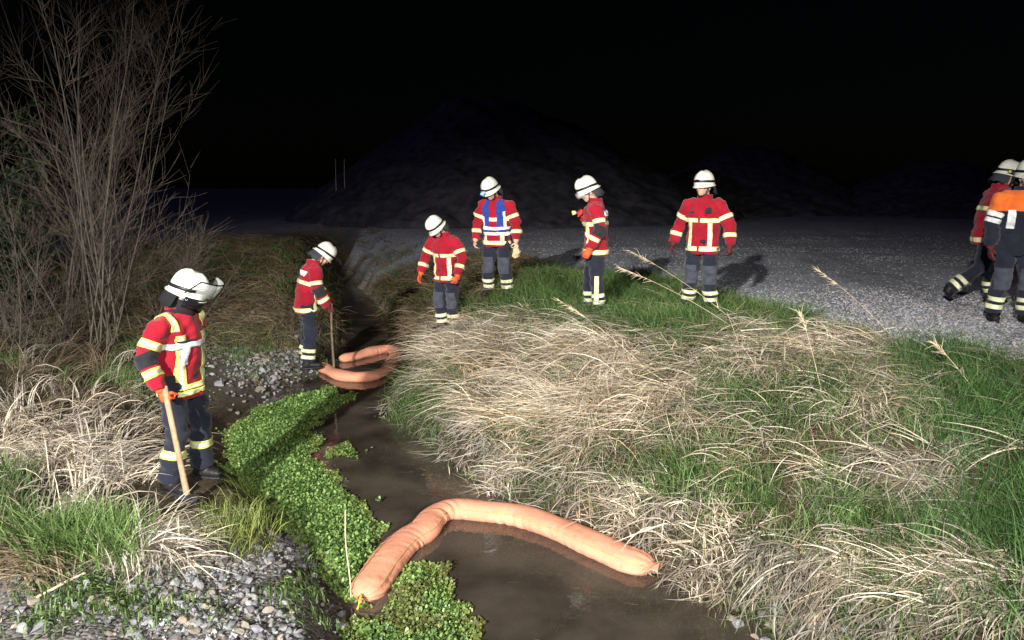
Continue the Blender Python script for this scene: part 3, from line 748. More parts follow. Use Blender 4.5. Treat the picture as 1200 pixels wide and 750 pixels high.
# ------------------------------------------------------------------ single reed stalks
def reed(pix, tip, h, label, head=True, wid=.0032):
    q = hit(*pix); t = empty('reed_stalk', (q[0], q[1], H(q[0], q[1])))
    # tip pixel at roughly the same distance as the root, bent a little sideways
    dd = ray(*tip); tt = (q[1] + h) / dd[1]; e = np.array([dd[0] * tt, q[1] + h, CAMZ + dd[2] * tt]) - np.array(t.location)
    u = np.linspace(0, 1, 12)[:, None]; P = e * u; P[:, 2] += .16 * np.linalg.norm(e) * (u[:, 0] * (1 - u[:, 0]))
    v, F = poly_tubes([(P, wid, wid * .45)], 5); link('stem', mesh_np('stem', v, F), M_reed, t)
    if head:
        ln = []
        for k in range(26):
            a, dr = at(P, rng.uniform(.74, 1)); dr = dr / np.linalg.norm(dr)
            ln.append((grow(a, dr + rng.normal(0, .3, 3) + [0, 0, -.1], rng.uniform(.03, .11), 3, .1, -.12), .0035, .001))
        v, F = poly_tubes(ln, 4); link('seed_head', mesh_np('seed_head', v, F), M_reed, t)
    for k in range(2):
        a, dr = at(P, rng.uniform(.25, .6)); r = ribbons(a[None], np.array([rng.uniform(0, 6.28)]), np.array([.4]), np.array([2.2]), np.array([.28]), np.array([.009]), np.array([[.5, .4, .27]]), 5, 1., False)
        link('leaf', mesh_np('leaf', r[0], r[1]), M_reed, t)
    tag(t, label, 'reed', 'dry reed stalks standing out of the straw')
M_reed = mat('reed_straw', (.55, .44, .30), .7, .2, 15.)
reed((882, 400), (722, 312), .1, 'long dry reed stalk bowing towards the firefighter holding the torch')
reed((878, 392), (738, 294), .2, 'tall dry reed stalk with drooping tip behind the bowing one')
reed((1052, 402), (958, 316), .1, 'dry reed stalk with feathery seed head above the gravel edge')
reed((770, 445), (655, 352), .0, 'dry reed stalk rising out of the straw mound')
reed((965, 470), (938, 366), .0, 'upright dry reed stalk with small bent top in the right grass')
reed((1150, 470), (1095, 402), .1, 'dry reed stalk bent over the dark green grass tuft')
reed((800, 432), (772, 388), .0, 'short dry reed stalk below the firefighter facing the camera', False)
reed((870, 420), (852, 366), .0, 'thin dry reed stalk right of the firefighter facing the camera', False)
# ------------------------------------------------------------------ people
def remesh(prims, voxel, sm=4):
    V, F = join(prims)
    me = bpy.data.meshes.new('t'); me.from_pydata([tuple(v) for v in V], [], F)
    bm = bmesh.new(); bm.from_mesh(me); bmesh.ops.recalc_face_normals(bm, faces=bm.faces); bm.to_mesh(me); bm.free()
    o = bpy.data.objects.new('t', me); col.objects.link(o)
    m = o.modifiers.new('r', 'REMESH'); m.mode = 'VOXEL'; m.voxel_size = voxel; m.use_smooth_shade = True
    if sm:
        s = o.modifiers.new('s', 'SMOOTH'); s.factor = .5; s.iterations = sm
    dg = bpy.context.evaluated_depsgraph_get()
    r = bpy.data.meshes.new_from_object(o.evaluated_get(dg))
    bpy.data.objects.remove(o); bpy.data.meshes.remove(me)
    r.polygons.foreach_set('use_smooth', np.ones(len(r.polygons), bool))
    return r
def verts(me):
    a = np.empty(len(me.vertices) * 3, np.float32); me.vertices.foreach_get('co', a); return a.reshape(-1, 3).astype(float)
def setv(me, V): me.vertices.foreach_set('co', np.asarray(V, np.float32).ravel()); me.update()
def normals(me):
    a = np.empty(len(me.vertices) * 3, np.float32); me.vertices.foreach_get('normal', a); return a.reshape(-1, 3)
def folds(me, amp, seed, fz=1.0):
    r = np.random.default_rng(seed); V = verts(me); N = normals(me); s = np.zeros(len(V))
    for k in range(7):
        kv = r.normal(0, 1, 3) * (13, 13, 24 * fz); k2 = r.normal(0, 9, 3)
        s += np.sin(V @ kv + r.uniform(0, 6.28) + 1.7 * np.sin(V @ k2 + r.uniform(0, 6.28))) * r.uniform(.4, 1)
    for k in range(5):
        kv = r.normal(0, 1, 3) * (26, 26, 50 * fz); k2 = r.normal(0, 14, 3)
        s += .38 * np.sin(V @ kv + r.uniform(0, 6.28) + 1.9 * np.sin(V @ k2 + r.uniform(0, 6.28)))
    s = s / 2.4; s = np.sign(s) * np.abs(s) ** .8
    setv(me, V + N * (s * amp)[:, None])
def band(src, slabs, mask, off, name, m, parent, label=None):
    """cut a strip out of a garment surface between parallel planes and set it proud of the cloth"""
    bm = bmesh.new(); bm.from_mesh(src); bm.normal_update()
    C = np.array([f.calc_center_median()[:] for f in bm.faces])
    keep = mask(C)
    for p, n, hw in slabs: keep &= np.abs((C - np.asarray(p)) @ np.asarray(n)) < hw + .05
    bmesh.ops.delete(bm, geom=[f for f, k in zip(bm.faces, keep) if not k], context='FACES')
    for p, n, hw in slabs:
        p = Vector(p); n = Vector(n)
        for sgn in (1, -1):
            g = bm.verts[:] + bm.edges[:] + bm.faces[:]
            if not bm.faces: break
            bmesh.ops.bisect_plane(bm, geom=g, plane_co=p + n * hw * sgn, plane_no=n * sgn, clear_outer=True)
    if len(bm.faces) < 2: bm.free(); return None
    bm.normal_update()
    mv = [(v, v.normal.copy()) for v in bm.verts]
    for v, nn in mv: v.co += nn * off
    ly = bm.verts.layers.float.new('across')
    p, n, hw = slabs[0]; p = Vector(p); n = Vector(n)
    for v in bm.verts: v[ly] = ((v.co - p).dot(n) + hw) / (2 * hw)
    bmesh.ops.solidify(bm, geom=bm.faces[:], thickness=off * .9)
    for f in bm.faces: f.smooth = True
    me = bpy.data.meshes.new(name); bm.to_mesh(me); bm.free()
    o = link(name, me, m, parent)
    if label: o['label'] = label
    return o
def stripe_mat(name, edge, mid, a=.3, b=.7):
    m, nt, bs = nmat(name)
    at_ = nt.nodes.new('ShaderNodeAttribute'); at_.attribute_name = 'across'
    r = nt.nodes.new('ShaderNodeValToRGB'); r.color_ramp.interpolation = 'CONSTANT'
    e = r.color_ramp.elements; e[0].position = 0; e[0].color = edge + (1,); e[1].position = a; e[1].color = mid + (1,)
    x = e.new(b); x.color = edge + (1,)
    nt.links.new(at_.outputs['Fac'], r.inputs['Fac'])
    tc = nt.nodes.new('ShaderNodeTexCoord'); n = nt.nodes.new('ShaderNodeTexNoise'); n.inputs['Scale'].default_value = 11; n.inputs['Detail'].default_value = 8
    nt.links.new(tc.outputs['Object'], n.inputs['Vector'])
    mr = nt.nodes.new('ShaderNodeMapRange'); mr.inputs['From Min'].default_value = .3; mr.inputs['From Max'].default_value = .65; mr.inputs['To Min'].default_value = .58; mr.inputs['To Max'].default_value = 1.05; nt.links.new(n.outputs['Fac'], mr.inputs['Value'])
    sc = nt.nodes.new('ShaderNodeVectorMath'); sc.operation = 'SCALE'; nt.links.new(r.outputs['Color'], sc.inputs[0]); nt.links.new(mr.outputs[0], sc.inputs['Scale'])
    nt.links.new(sc.outputs[0], bs.inputs['Base Color']); bs.inputs['Roughness'].default_value = .45
    return m
FAB = dict(bump=.35, bscale=140., spec=.15, sheen=.15)
M = dict(
    red=mat('red_turnout_cloth', (.275, .006, .018), .85, .30, 4., **FAB), navy=mat('navy_turnout_cloth', (.014, .0165, .028), .85, .25, 7., **FAB),
    dnavy=mat('dark_navy_cloth', (.014, .016, .026), .85, .25, 7., **FAB), knee=mat('grey_knee_cloth', (.05, .054, .072), .8, .25, 14., **FAB),
    orange=mat('orange_cloth', (.78, .16, .025), .8, .12, 8., **FAB), blue=mat('blue_vest_cloth', (.022, .048, .26), .8, .15, 8., **FAB),
    dark=mat('black_patch_cloth', (.018, .018, .022), .8, .2, 12., **FAB), skin=mat('skin', (.56, .33, .24), .55, .08, 18., .1, 90.),
    boot=mat('black_boot_leather', (.014, .013, .013), .5, .3, 20., .2, 60.), gorange=mat('orange_glove', (.72, .10, .03), .8, .2, 25., .4, 120.),
    gred=mat('red_glove', (.42, .03, .03), .8, .2, 25., .4, 120.), gdark=mat('dark_glove', (.09, .02, .02), .8, .2, 25., .4, 120.), gbeige=mat('beige_leather_glove', (.55, .42, .24), .8, .2, 25., .4, 120.),
    helmet=mat('cream_helmet_shell', (.66, .66, .57), .32, .13, 9., .04, 30., .5), hblack=mat('black_helmet_trim', (.012, .012, .013), .4, .1), nguard=mat('dark_neck_guard', (.035, .037, .045), .75, .2, 14., .3, 60.),
    hood=mat('black_flame_hood', (.012, .012, .014), .9, .2, 14., .3, 90.), eye=mat('dark_eye', (.02, .015, .012), .2, .0), brow=mat('brown_hair', (.05, .03, .02), .7, .3),
    silver=mat('silver_strap', (.62, .63, .64), .45, .1, 30., .1, 60.), white=mat('white_patch', (.78, .78, .76), .6, .05), ink=mat('dark_print', (.02, .02, .03), .7, .05),
    lens=mat('lamp_lens', (.35, .55, .95), .15, .05), wood=mat('ash_wood', (.33, .22, .13), .55, .25, 22., .15, 40.), steel=mat('black_steel', (.02, .02, .022), .5, .3, 18., .2, 40.))
S_cream = stripe_mat('cream_reflective_band', (.80, .77, .34), (.80, .80, .60)); S_lime = stripe_mat('lime_and_silver_band', (.78, .80, .16), (.60, .64, .58)); S_white = stripe_mat('white_reflective_band', (.82, .84, .80), (.86, .88, .86)); S_pale = stripe_mat('pale_leg_band', (.78, .79, .42), (.82, .83, .66))
def visor_mat(name, c, rough, a):
    m, nt, b = nmat(name); b.inputs['Base Color'].default_value = c + (1,); b.inputs['Roughness'].default_value = rough; b.inputs['Alpha'].default_value = a
    n = nt.nodes.new('ShaderNodeTexNoise'); n.inputs['Scale'].default_value = 20; mr = nt.nodes.new('ShaderNodeMapRange'); mr.inputs['To Min'].default_value = rough * .7; mr.inputs['To Max'].default_value = rough * 1.5
    nt.links.new(n.outputs['Fac'], mr.inputs['Value']); nt.links.new(mr.outputs[0], b.inputs['Roughness'])
    return m
M['clear'] = visor_mat('clear_visor', (.7, .74, .72), .06, .22); M['smoke'] = visor_mat('dark_visor', (.01, .01, .012), .09, .93)

def helmet_shell(k0=0, k1=None, profile=None, grow_=0.0, amp=1.0):
    prof = profile or [(.02, .158), (.30, .155), (.56, .142), (.78, .116), (.92, .08), (.985, .042), (1.0, .0), (1.01, -.02), (1.05, -.03), (1.085, -.037), (1.08, -.043), (1.0, -.038), (.93, -.02), (.9, .0)]
    n = 36; V = []; F = []
    for r, z in prof:
        for k in range(n):
            w = 2 * math.pi * k / n; c, s = math.cos(w), math.sin(w)
            fr = max(0, -s) ** 2
            ext = 1 + (.07 * fr * amp if r > 1.04 else 0) + (.04 * max(0, s) ** 2 * amp if r > 1.04 else 0)
            x = (.113 + grow_) * r * ext * c; y = (.141 + grow_) * r * ext * s
            zz = z + (.014 * math.exp(-(x / .03) ** 2) if z > .03 and r > .1 else 0) + (-.012 * max(0, s) ** 2 if r > .95 else 0)
            V.append(np.array([x, y, zz]))
    for i in range(len(prof) - 1):
        for k in range(n):
            F.append((i * n + k, (i + 1) * n + k, (i + 1) * n + (k + 1) % n, i * n + (k + 1) % n))
    F.append(tuple(range(n)))
    return V, F
def xf(prim, R, t):
    return [R @ np.asarray(v) + t for v in prim[0]], prim[1]
def text_mesh(s, size):
    cu = bpy.data.curves.new('t', 'FONT'); cu.body = s; cu.size = size; cu.align_x = 'CENTER'; cu.align_y = 'CENTER'
    o = bpy.data.objects.new('t', cu); col.objects.link(o); dg = bpy.context.evaluated_depsgraph_get()
    me = bpy.data.meshes.new_from_object(o.evaluated_get(dg)); bpy.data.objects.remove(o); return me

JR = [(.775, .190, .142), (.80, .202, .154), (.88, .203, .155), (1.0, .196, .145), (1.12, .197, .144), (1.24, .206, .148), (1.34, .210, .145), (1.41, .196, .128), (1.46, .150, .104), (1.495, .100, .090), (1.52, .078, .080), (1.535, .06, .065)]
def person(foot, heading, label, s=1.0, lean=0., head=(0, 0), arms=None, legs=None, jacket='red', stripes=S_cream, glove=('gorange', 'gorange'), style=(), seed=1, fist=(0, 0), trz=None, bulk=1.07):
    q = hit(*foot) if len(foot) == 2 else np.array(foot)
    gz = float(H(q[0], q[1])) if trz is None else trz
    t = empty('person', (q[0], q[1], gz), math.radians(heading), s); t.scale = (s * bulk, s * bulk, s)
    cc = lambda z: np.clip((z - .82) / .5, 0, 1)
    def T(P):
        P = np.atleast_2d(np.asarray(P, float)); a = lean * cc(P[:, 2]); c, sn = np.cos(a), np.sin(a)
        y, z = P[:, 1], P[:, 2] - .95
        return np.stack([P[:, 0], y * c - z * sn, .95 + y * sn + z * c], -1)
    T1 = lambda p: T(p)[0]
    # limbs: offsets in metres, person's right side first (x < 0)
    arms = arms or [((-.10, -.02, -.28), (-.02, -.10, -.25)), ((.10, -.02, -.28), (.02, -.10, -.25))]
    legs = legs or [((-.125, -.03, .50), (-.15, .03, .09)), ((.125, -.03, .50), (.15, .03, .09))]
    A = []
    for sd, (u, f) in zip((-1, 1), arms):
        sh = T1((sd * .185, .0, 1.425)); el = sh + np.array(u); wr = el + np.array(f); A.append((sh, el, wr))
    Lg = [(np.array([sd * .095, 0.0, .92]), np.array(k), np.array(a)) for sd, (k, a) in zip((-1, 1), legs)]
    hr = rx(-0.0)
    nb = T1((0, -.005, 1.515)); HR = rz(math.radians(head[1])) @ rx(lean * .85 + math.radians(head[0]))
    hc = nb + HR @ np.array([0, -.025, .130])
    hp = lambda p: hc + HR @ np.asarray(p, float)
    # --- body: one continuous figure
    bp = [ring_tube([T1((0, 0, z)) for z in (.82, .95, 1.1, 1.25, 1.38, 1.46)], [(.12, .10), (.15, .11), (.14, .10), (.16, .11), (.15, .10), (.09, .08)], 14, ref=(0, 1, 0)),
          ring_tube([T1((0, .01, 1.42)), nb, hp((0, .01, -.03))], [.07, .058, .06], 12)]
    for sh, el, wr in A:
        bp.append(ring_tube([sh * .9 + np.array([0, 0, 1.40]) * .1, sh, el, (el + wr) / 2, wr, wr + (wr - el) * .12], [.05, .055, .045, .042, .03, .026], 10))
    for hi, kn, an in Lg:
        bp.append(ring_tube([hi + [0, 0, .05], hi, (hi + kn) / 2, kn, (kn + an) / 2, an, an + [0, 0, -.04]], [.07, .08, .075, .058, .056, .042, .04], 10))
        if an[2] < .12: bp.append(ring_tube([an + [0, .04, -.035], an + [0, -.11, -.04]], [.028, .022], 10))
    bp += [ellipsoid(hp((0, .012, .03)), (.074, .094, .094), HR), ellipsoid(hp((0, -.030, -.045)), (.058, .062, .066), HR), ellipsoid(hp((0, -.062, -.088)), (.030, .026, .024), HR),
           ring_tube([hp((0, -.082, .012)), hp((0, -.112, -.034))], [.012, .019], 8), ellipsoid(hp((0, -.083, -.062)), (.026, .014, .014), HR), ellipsoid(hp((0, -.074, .032)), (.056, .02, .014), HR),
           ellipsoid(hp((.077, .012, -.015)), (.012, .02, .032), HR), ellipsoid(hp((-.077, .012, -.015)), (.012, .02, .032), HR), ellipsoid(hp((.038, -.066, -.03)), (.022, .02, .02), HR), ellipsoid(hp((-.038, -.066, -.03)), (.022, .02, .02), HR)]
    body = link('body', remesh(bp, .0125, 2), M['skin'], t)
    for sx in (-1, 1): link('eye', pmesh('eye', [ellipsoid(hp((sx * .031, -.083, .006)), (.013, .008, .008), HR, 8, 6)]), M['eye'], body)
    # --- trousers
    tp = [ring_tube([T1((0, 0, 1.06)), (0, 0, .94), (0, 0, .86), (0, 0, .80)], [(.15, .115), (.175, .135), (.17, .13), (.12, .10)], 16, ref=(0, 1, 0))]
    for hi, kn, an in Lg:
        m1 = (hi + kn) / 2; m2 = (kn + an) / 2
        tp.append(ring_tube([hi + [0, 0, .04], hi, m1, kn, m2, an + (kn - an) * .18, an + (kn - an) * .02], [.09, .108, .10, .086, .086, .083, .088], 14))
    tro = remesh(tp, .0135, 3); folds(tro, .0115, seed + 50, 1.2)
    trousers = link('trousers', tro, M['dnavy' if 'darklegs' in style else 'navy'], t)
    TV = lambda C, i: np.linalg.norm(C - nearest_seg(C, Lg[i][1], Lg[i][2]), axis=1) < np.linalg.norm(C - nearest_seg(C, Lg[1 - i][1], Lg[1 - i][2]), axis=1)
    for i, (hi, kn, an) in enumerate(Lg):
        ax = (kn - an) / np.linalg.norm(kn - an); LL = np.linalg.norm(kn - an)
        msk = lambda C, i=i, an=an, ax=ax, LL=LL: TV(C, i) & (((C - an) @ ax) < LL * 1.02)
        hs = (.245,) if 'oneband' in style else (.085, .175)
        for h in hs: band(tro, [(an + ax * h, ax, .034 if 'oneband' in style else .026)], msk, .006, 'leg_band', S_lime if 'oneband' in style else S_pale, trousers)
        if 'knee' in style:
            ctr = kn + np.array([0, -.06, 0])
            band(tro, [(kn + np.array([0, 0, .0]), (0, 0, 1), .125), (kn, (1, 0, 0), .085)], lambda C, kn=kn, i=i: (C[:, 1] < kn[1] - .005) & TV(C, i), .006, 'knee_pad', M['knee'], trousers)
        if 'sidebar' in style and i == 1:
            band(tro, [(kn + [0, .0, 0], (0, 1, 0), .026), ((0, 0, .36), (0, 0, 1), .17)], lambda C, kn=kn, i=i: (C[:, 0] > kn[0]) & TV(C, i), .0075, 'side_bar', S_cream, trousers)
    # --- boots
    for hi, kn, an in Lg:
        d = np.array([an[0] - hi[0], an[1] - kn[1], 0.0]); f = an[2] - .09; sgn = np.sign(an[0] - .0001)
        tilt = rx(-0.9) if f > .08 else np.eye(3)
        fp = lambda p: an + tilt @ (np.asarray(p, float) - [0, 0, .09])
        bt = [ring_tube([fp((0, .075, .045)), fp((0, .05, .05)), fp((sgn * .01, -.06, .055)), fp((sgn * .02, -.15, .048)), fp((sgn * .02, -.185, .04))], [(.03, .03), (.046, .046), (.05, .046), (.05, .042), (.03, .028)], 12, ref=(0, 0, 1)),
              ring_tube([an + [0, .01, -.05], an, an + (kn - an) * .3], [.058, .062, .07], 12)]
        b = link('boot', remesh(bt, .011, 2), M['boot'], t)
        link('sole', pmesh('sole', [ring_tube([fp((0, .085, .012)), fp((0, .05, .012)), fp((sgn * .01, -.05, .012)), fp((sgn * .02, -.14, .012)), fp((sgn * .02, -.195, .014))], [(.03, .013), (.048, .014), (.05, .014), (.052, .014), (.03, .012)], 10, ref=(0, 0, 1))]), M['steel'], b)
    # --- jacket
    jp = [ring_tube([T1((0, 0, z)) for z, _, _ in JR], [(a, b) for _, a, b in JR], 20, ref=(0, 1, 0))]
    AR = ((.088, .078, .066), )
    for sh, el, wr in A:
        jp.append(ring_tube([sh * .55 + T1((0, 0, 1.40)) * .45, sh * .93 + T1((0, 0, 1.42)) * .07, sh, sh * .5 + el * .5, el, el * .5 + wr * .5, wr + (el - wr) * .06, wr + (el - wr) * .0], [.075, .088, .092, .084, .076, .070, .064, .066], 14))
    jk = remesh(jp, .0135, 3); folds(jk, .0115, seed)
    jo = link('jacket', jk, M[jacket], t)
    jr = np.array(JR)
    def arm_f(C):
        f = np.full(len(C), 9.)
        for sh, el, wr in A:
            for a, b, r in ((sh, el, .085), (el, wr, .07)): f = np.minimum(f, np.linalg.norm(C - nearest_seg(C, a, b), axis=1) / r)
        return f
    def tor_f(C):
        z = C[:, 2]; a = -lean * cc(.95 + (z - .95) / max(.6, math.cos(lean))); c, sn = np.cos(a), np.sin(a)
        y = C[:, 1] * c - (z - .95) * sn; zz = .95 + C[:, 1] * sn + (z - .95) * c
        return np.sqrt((C[:, 0] / np.interp(zz, jr[:, 0], jr[:, 1])) ** 2 + (y / np.interp(zz, jr[:, 0], jr[:, 2])) ** 2), y, zz
    istor = lambda C: tor_f(C)[0] < arm_f(C) * 1.02 + .12
    front = lambda C: tor_f(C)[1] < 0
    up_ = lambda z: T1((0, 0, z + .01)) - T1((0, 0, z - .01))
    def hband(z, hw, m=stripes, name='torso_band', mask=None, off=.0065):
        n = up_(z); n = n / np.linalg.norm(n)
        band(jk, [(T1((0, 0, z)), n, hw)], (lambda C: istor(C) & mask(C)) if mask else istor, off, name, m, jo)
    def vbar(x, z0, z1, hw, m=stripes, fr=True, name='vertical_bar', off=.0055):
        n = up_((z0 + z1) / 2); n = n / np.linalg.norm(n)
        band(jk, [((x, 0, 0), (1, 0, 0), hw), (T1((0, 0, (z0 + z1) / 2)), n, (z1 - z0) / 2)], lambda C: istor(C) & (front(C) == fr), off, name, m, jo)
    def armband(i, seg, u, hw, m=stripes, name='sleeve_band', off=.0065, mask=None):
        a, b = A[i][seg], A[i][seg + 1]; ax = (b - a) / np.linalg.norm(b - a); p = a + (b - a) * u
        r = .125 if seg == 0 else .11
        band(jk, [(p, ax, hw)], lambda C: (np.linalg.norm((C - p) - ((C - p) @ ax)[:, None] * ax, axis=1) < r) & (~istor(C) | (arm_f(C) < .95)) & (np.linalg.norm(C - p, axis=1) < .16), off, name, m, jo)
    if 'std' in style:
        hband(.845, .030); hband(1.215, .028)
        vbar(.125, .875, 1.187, .024); vbar(-.125, .875, 1.187, .024)
        for i in (0, 1): armband(i, 0, .62, .028); armband(i, 1, .52, .028)
    if 'std' in style and 'vest' not in style:
        for x in (-.105, .105): vbar(x, 1.275, 1.335, .046, M[jacket], True, 'pocket_flap', .012)
    if 'radio' in style:
        vbar(.10, 1.31, 1.375, .022, M['dark'], True, 'radio_microphone', .028); vbar(-.10, 1.30, 1.33, .035, M['dark'], True, 'name_strip', .014)
    if 'zip' in style:
        vbar(0, .80, 1.46, .012, M['dark'] if jacket != 'red' else M['red'], name='zip_flap', off=.010)
    if 'elbow' in style:
        for i in (0, 1): armband(i, 1, .06, .07, M['dark'], 'elbow_patch', .0055)
    if 'p1' in style:
        hband(.835, .020, S_lime); hband(.885, .020, S_lime)
        vbar(.12, .91, 1.33, .036, S_lime); vbar(-.12, .91, 1.33, .036, S_lime)
        hband(1.245, .024, M['silver'], 'chest_strap', front, .0095); vbar(-.085, 1.08, 1.222, .026, M['silver'], True, 'hanging_strap', .010)
        hband(1.285, .008, M['dark'], 'name_strip', lambda C: front(C) & (np.abs(C[:, 0] + .08) < .07), .0105)
        for i in (0, 1):
            armband(i, 0, .60, .034, S_lime); armband(i, 1, .50, .036, S_lime); armband(i, 1, .06, .055, M['dark'], 'elbow_patch', .0055)
            sd = -1 if i == 0 else 1
            band(jk, [((sd * .155, 0, 0), (1, 0, 0), .026)], lambda C: (tor_f(C)[2] > 1.36), .0065, 'shoulder_band', S_lime, jo)
            vbar(sd * .20, .92, 1.0, .05, M['dark'], True, 'pocket', .012)
    if 'vest' in style:
        for x in (-.115, .115):
            vbar(x, 1.02, 1.50, .058, M['blue'], True, 'vest_panel', .014); vbar(x, 1.02, 1.50, .058, M['blue'], False, 'vest_panel', .014)
        hband(1.075, .022, S_white, 'vest_band', None, .019); hband(.99, .022, S_white, 'vest_band', None, .019)
        vbar(.155, 1.09, 1.33, .016, S_white, True, 'vest_bar', .018); vbar(-.155, 1.09, 1.25, .016, S_white, True, 'vest_bar', .018)
    if 'p8' in style:
        band(jk, [((0, 0, 1.39), (0, 0, 1), .115)], lambda C: np.ones(len(C), bool), .005, 'orange_yoke', M['orange'], jo)
        vbar(.0, .80, 1.52, .022, M['dnavy'], True, 'zip_flap', .011)
        for x in (-.125, .125): vbar(x, 1.08, 1.29, .030, S_white, True, 'chest_bar', .0085)
        for i in (0, 1): armband(i, 0, .66, .030, S_white); armband(i, 0, .90, .026, S_white)
    if 'backtext' in style:
        n = up_(1.36); n = n / np.linalg.norm(n)
        pt = band(jk, [(T1((0, 0, 1.345)), n, .036), ((0, 0, 0), (1, 0, 0), .15)], lambda C: istor(C) & ~front(C), .007, 'back_patch', M['white'], jo)
        tm = text_mesh('FEUERWEHR', .05); v = verts(tm); bv = BVHTree.FromPolygons([x.co[:] for x in jk.vertices], [p.vertices[:] for p in jk.polygons])
        nv = []
        b0 = T1((0, 0, 1.345))
        for p in v:
            o = Vector(b0) + Vector((-p[0], .5, 0)) + Vector(n) * float(p[1])
            h = bv.ray_cast(o, Vector((0, -1, 0)))
            nv.append((h[0] + Vector((0, .011, 0)))[:] if h[0] else (o + Vector((0, -.36, 0)))[:])
        setv(tm, nv)
        if pt: link('lettering', tm, M['ink'], pt)
    # --- gloves
    for i, (sh, el, wr) in enumerate(A):
        sd = -1 if i == 0 else 1
        a = (wr - el) / np.linalg.norm(wr - el); nrm = np.array([-sd * 1.0, .15, 0.]); nrm -= a * (nrm @ a); nrm /= np.linalg.norm(nrm); b = np.cross(a, nrm) 
        if b[1] > 0: b = -b                        # b points to the thumb side (front)
        cl = fist[i]
        gp = [ring_tube([wr - a * .05, wr + a * .01, wr + a * .03], [.05, .042, .036], 10), ring_tube([wr + a * .02, wr + a * .06, wr + a * .105], [(.030, .022), (.045, .024), (.044, .02)], 10, ref=tuple(nrm))]
        for k, ln in enumerate((.078, .086, .080, .062)):
            r0 = wr + a * .10 + b * (.033 - .022 * k); d1 = a * (1 - .75 * cl) + nrm * (.25 + .75 * cl); d1 /= np.linalg.norm(d1); d2 = a * (.75 - 1.5 * cl) + nrm * (.65 + .2 * cl); d2 /= np.linalg.norm(d2)
            gp.append(ring_tube([r0 - a * .02, r0, r0 + d1 * ln * .5, r0 + d1 * ln * .5 + d2 * ln * .5], [.0115, .0118, .011, .0085], 8))
        r0 = wr + a * .045 + b * .035; d1 = b * .6 + a * .7 + nrm * (.2 + .6 * cl); d1 /= np.linalg.norm(d1)
        gp.append(ring_tube([r0 - b * .015, r0 + d1 * .035, r0 + d1 * .045 + (a * .8 + nrm * (.3 + cl)) * .03], [.014, .0135, .010], 8))
        bare = glove[i] == 'skin'
        link('hand' if bare else 'glove', remesh(gp, .0062, 1), M[glove[i]], t)
    # --- helmet
    hx = rx(math.radians(6)); HO = hp((0, .008, .05)); HM = HR @ hx
    he = link('helmet', pmesh('helmet', [xf(helmet_shell(), HM, HO)]), M['helmet'], t)
    tilt = lambda v: v
    bd = [(.99, .036), (1.028, .032), (1.034, .010), (1.005, .006)]
    link('helmet_band', pmesh('helmet_band', [xf(helmet_shell(profile=bd), HM @ rx(math.radians(-7)), HO + HM @ np.array([0, 0, .004]))]), M['hblack'], he)
    if 'noguard' not in style:
        # leather flap behind the neck
        Vg = []; Fg = []; n = 15
        for j, (r, z) in enumerate(((.118, -.02), (.135, -.09), (.150, -.155), (.146, -.155), (.13, -.09), (.112, -.02))):
            for k in range(n):
                w = math.radians(8 + 164 * k / (n - 1)); Vg.append(np.array([math.cos(w) * r * .95, math.sin(w) * r * 1.12, z + .012 * math.sin(k * 1.9) * (j in (2, 3))]))
        for j in range(5):
            for k in range(n - 1): Fg.append((j * n + k, j * n + k + 1, (j + 1) * n + k + 1, (j + 1) * n + k))
        link('neck_guard', pmesh('neck_guard', [xf((Vg, Fg), HM, HO)]), M['hood' if 'hood' in style else 'nguard'], he)
    # chin strap
    sp = [hp((.080, -.0, .03)), hp((.078, -.02, -.03)), hp((.060, -.040, -.09)), hp((.025, -.058, -.118)), hp((0, -.062, -.122)), hp((-.025, -.058, -.118)), hp((-.060, -.040, -.09)), hp((-.078, -.02, -.03)), hp((-.080, -.0, .03))]
    link('chin_strap', pmesh('chin_strap', [ring_tube(sp, [(.011, .005)] * 9, 8)]), M['hblack'], he)
    def shield(r0, r1, z0, z1, a0, a1, m, name, n=18, th=.004):
        Vg = []; Fg = []
        for (r, z) in ((r0, z0), ((r0 + r1) / 2 * 1.03, (z0 + z1) / 2), (r1, z1), (r1 - th, z1), ((r0 + r1) / 2 * 1.03 - th, (z0 + z1) / 2), (r0 - th, z0)):
            for k in range(n):
                w = math.radians(a0 + (a1 - a0) * k / (n - 1)); Vg.append(np.array([math.cos(w) * r * .86, math.sin(w) * r * 1.06, z]))
        m_ = 6
        for j in range(m_):
            for k in range(n - 1): Fg.append((j * n + k, j * n + k + 1, ((j + 1) % m_) * n + k + 1, ((j + 1) % m_) * n + k))
        Fg.append(tuple(j * n for j in range(m_))); Fg.append(tuple(j * n + n - 1 for j in range(m_))[::-1])
        return link(name, pmesh(name, [xf((Vg, Fg), HM, HO)]), m, he)
    if 'visor' in style: shield(.163, .165, .012, -.062, -150, -30, M['clear'], 'visor')
    if 'hood' in style:
        shield(.150, .142, -.02, -.115, -165, -15, M['smoke'], 'visor')
        sh_ = shield(.185, .212, .012, .150, -150, -30, M['clear'], 'raised_visor')
        rim = [HO + HM @ np.array([math.cos(math.radians(w)) * .212 * .86, math.sin(math.radians(w)) * .212 * 1.06, .150]) for w in range(-150, -29, 8)]
        rim = [HO + HM @ np.array([-.145, -.03, .01])] + rim + [HO + HM @ np.array([.145, -.03, .01])]
        link('visor_rim', pmesh('visor_rim', [ring_tube(rim, .006, 8)]), M['hblack'], he)
        link('flame_hood', remesh([ring_tube([T1((0, .01, 1.47)), nb + [0, 0, .02], hp((0, -.01, -.10)), hp((0, .0, -.02))], [.105, .095, .088, .098], 14), ellipsoid(hp((0, -.03, -.125)), (.072, .074, .04), HR)], .012, 3), M['hood'], t)
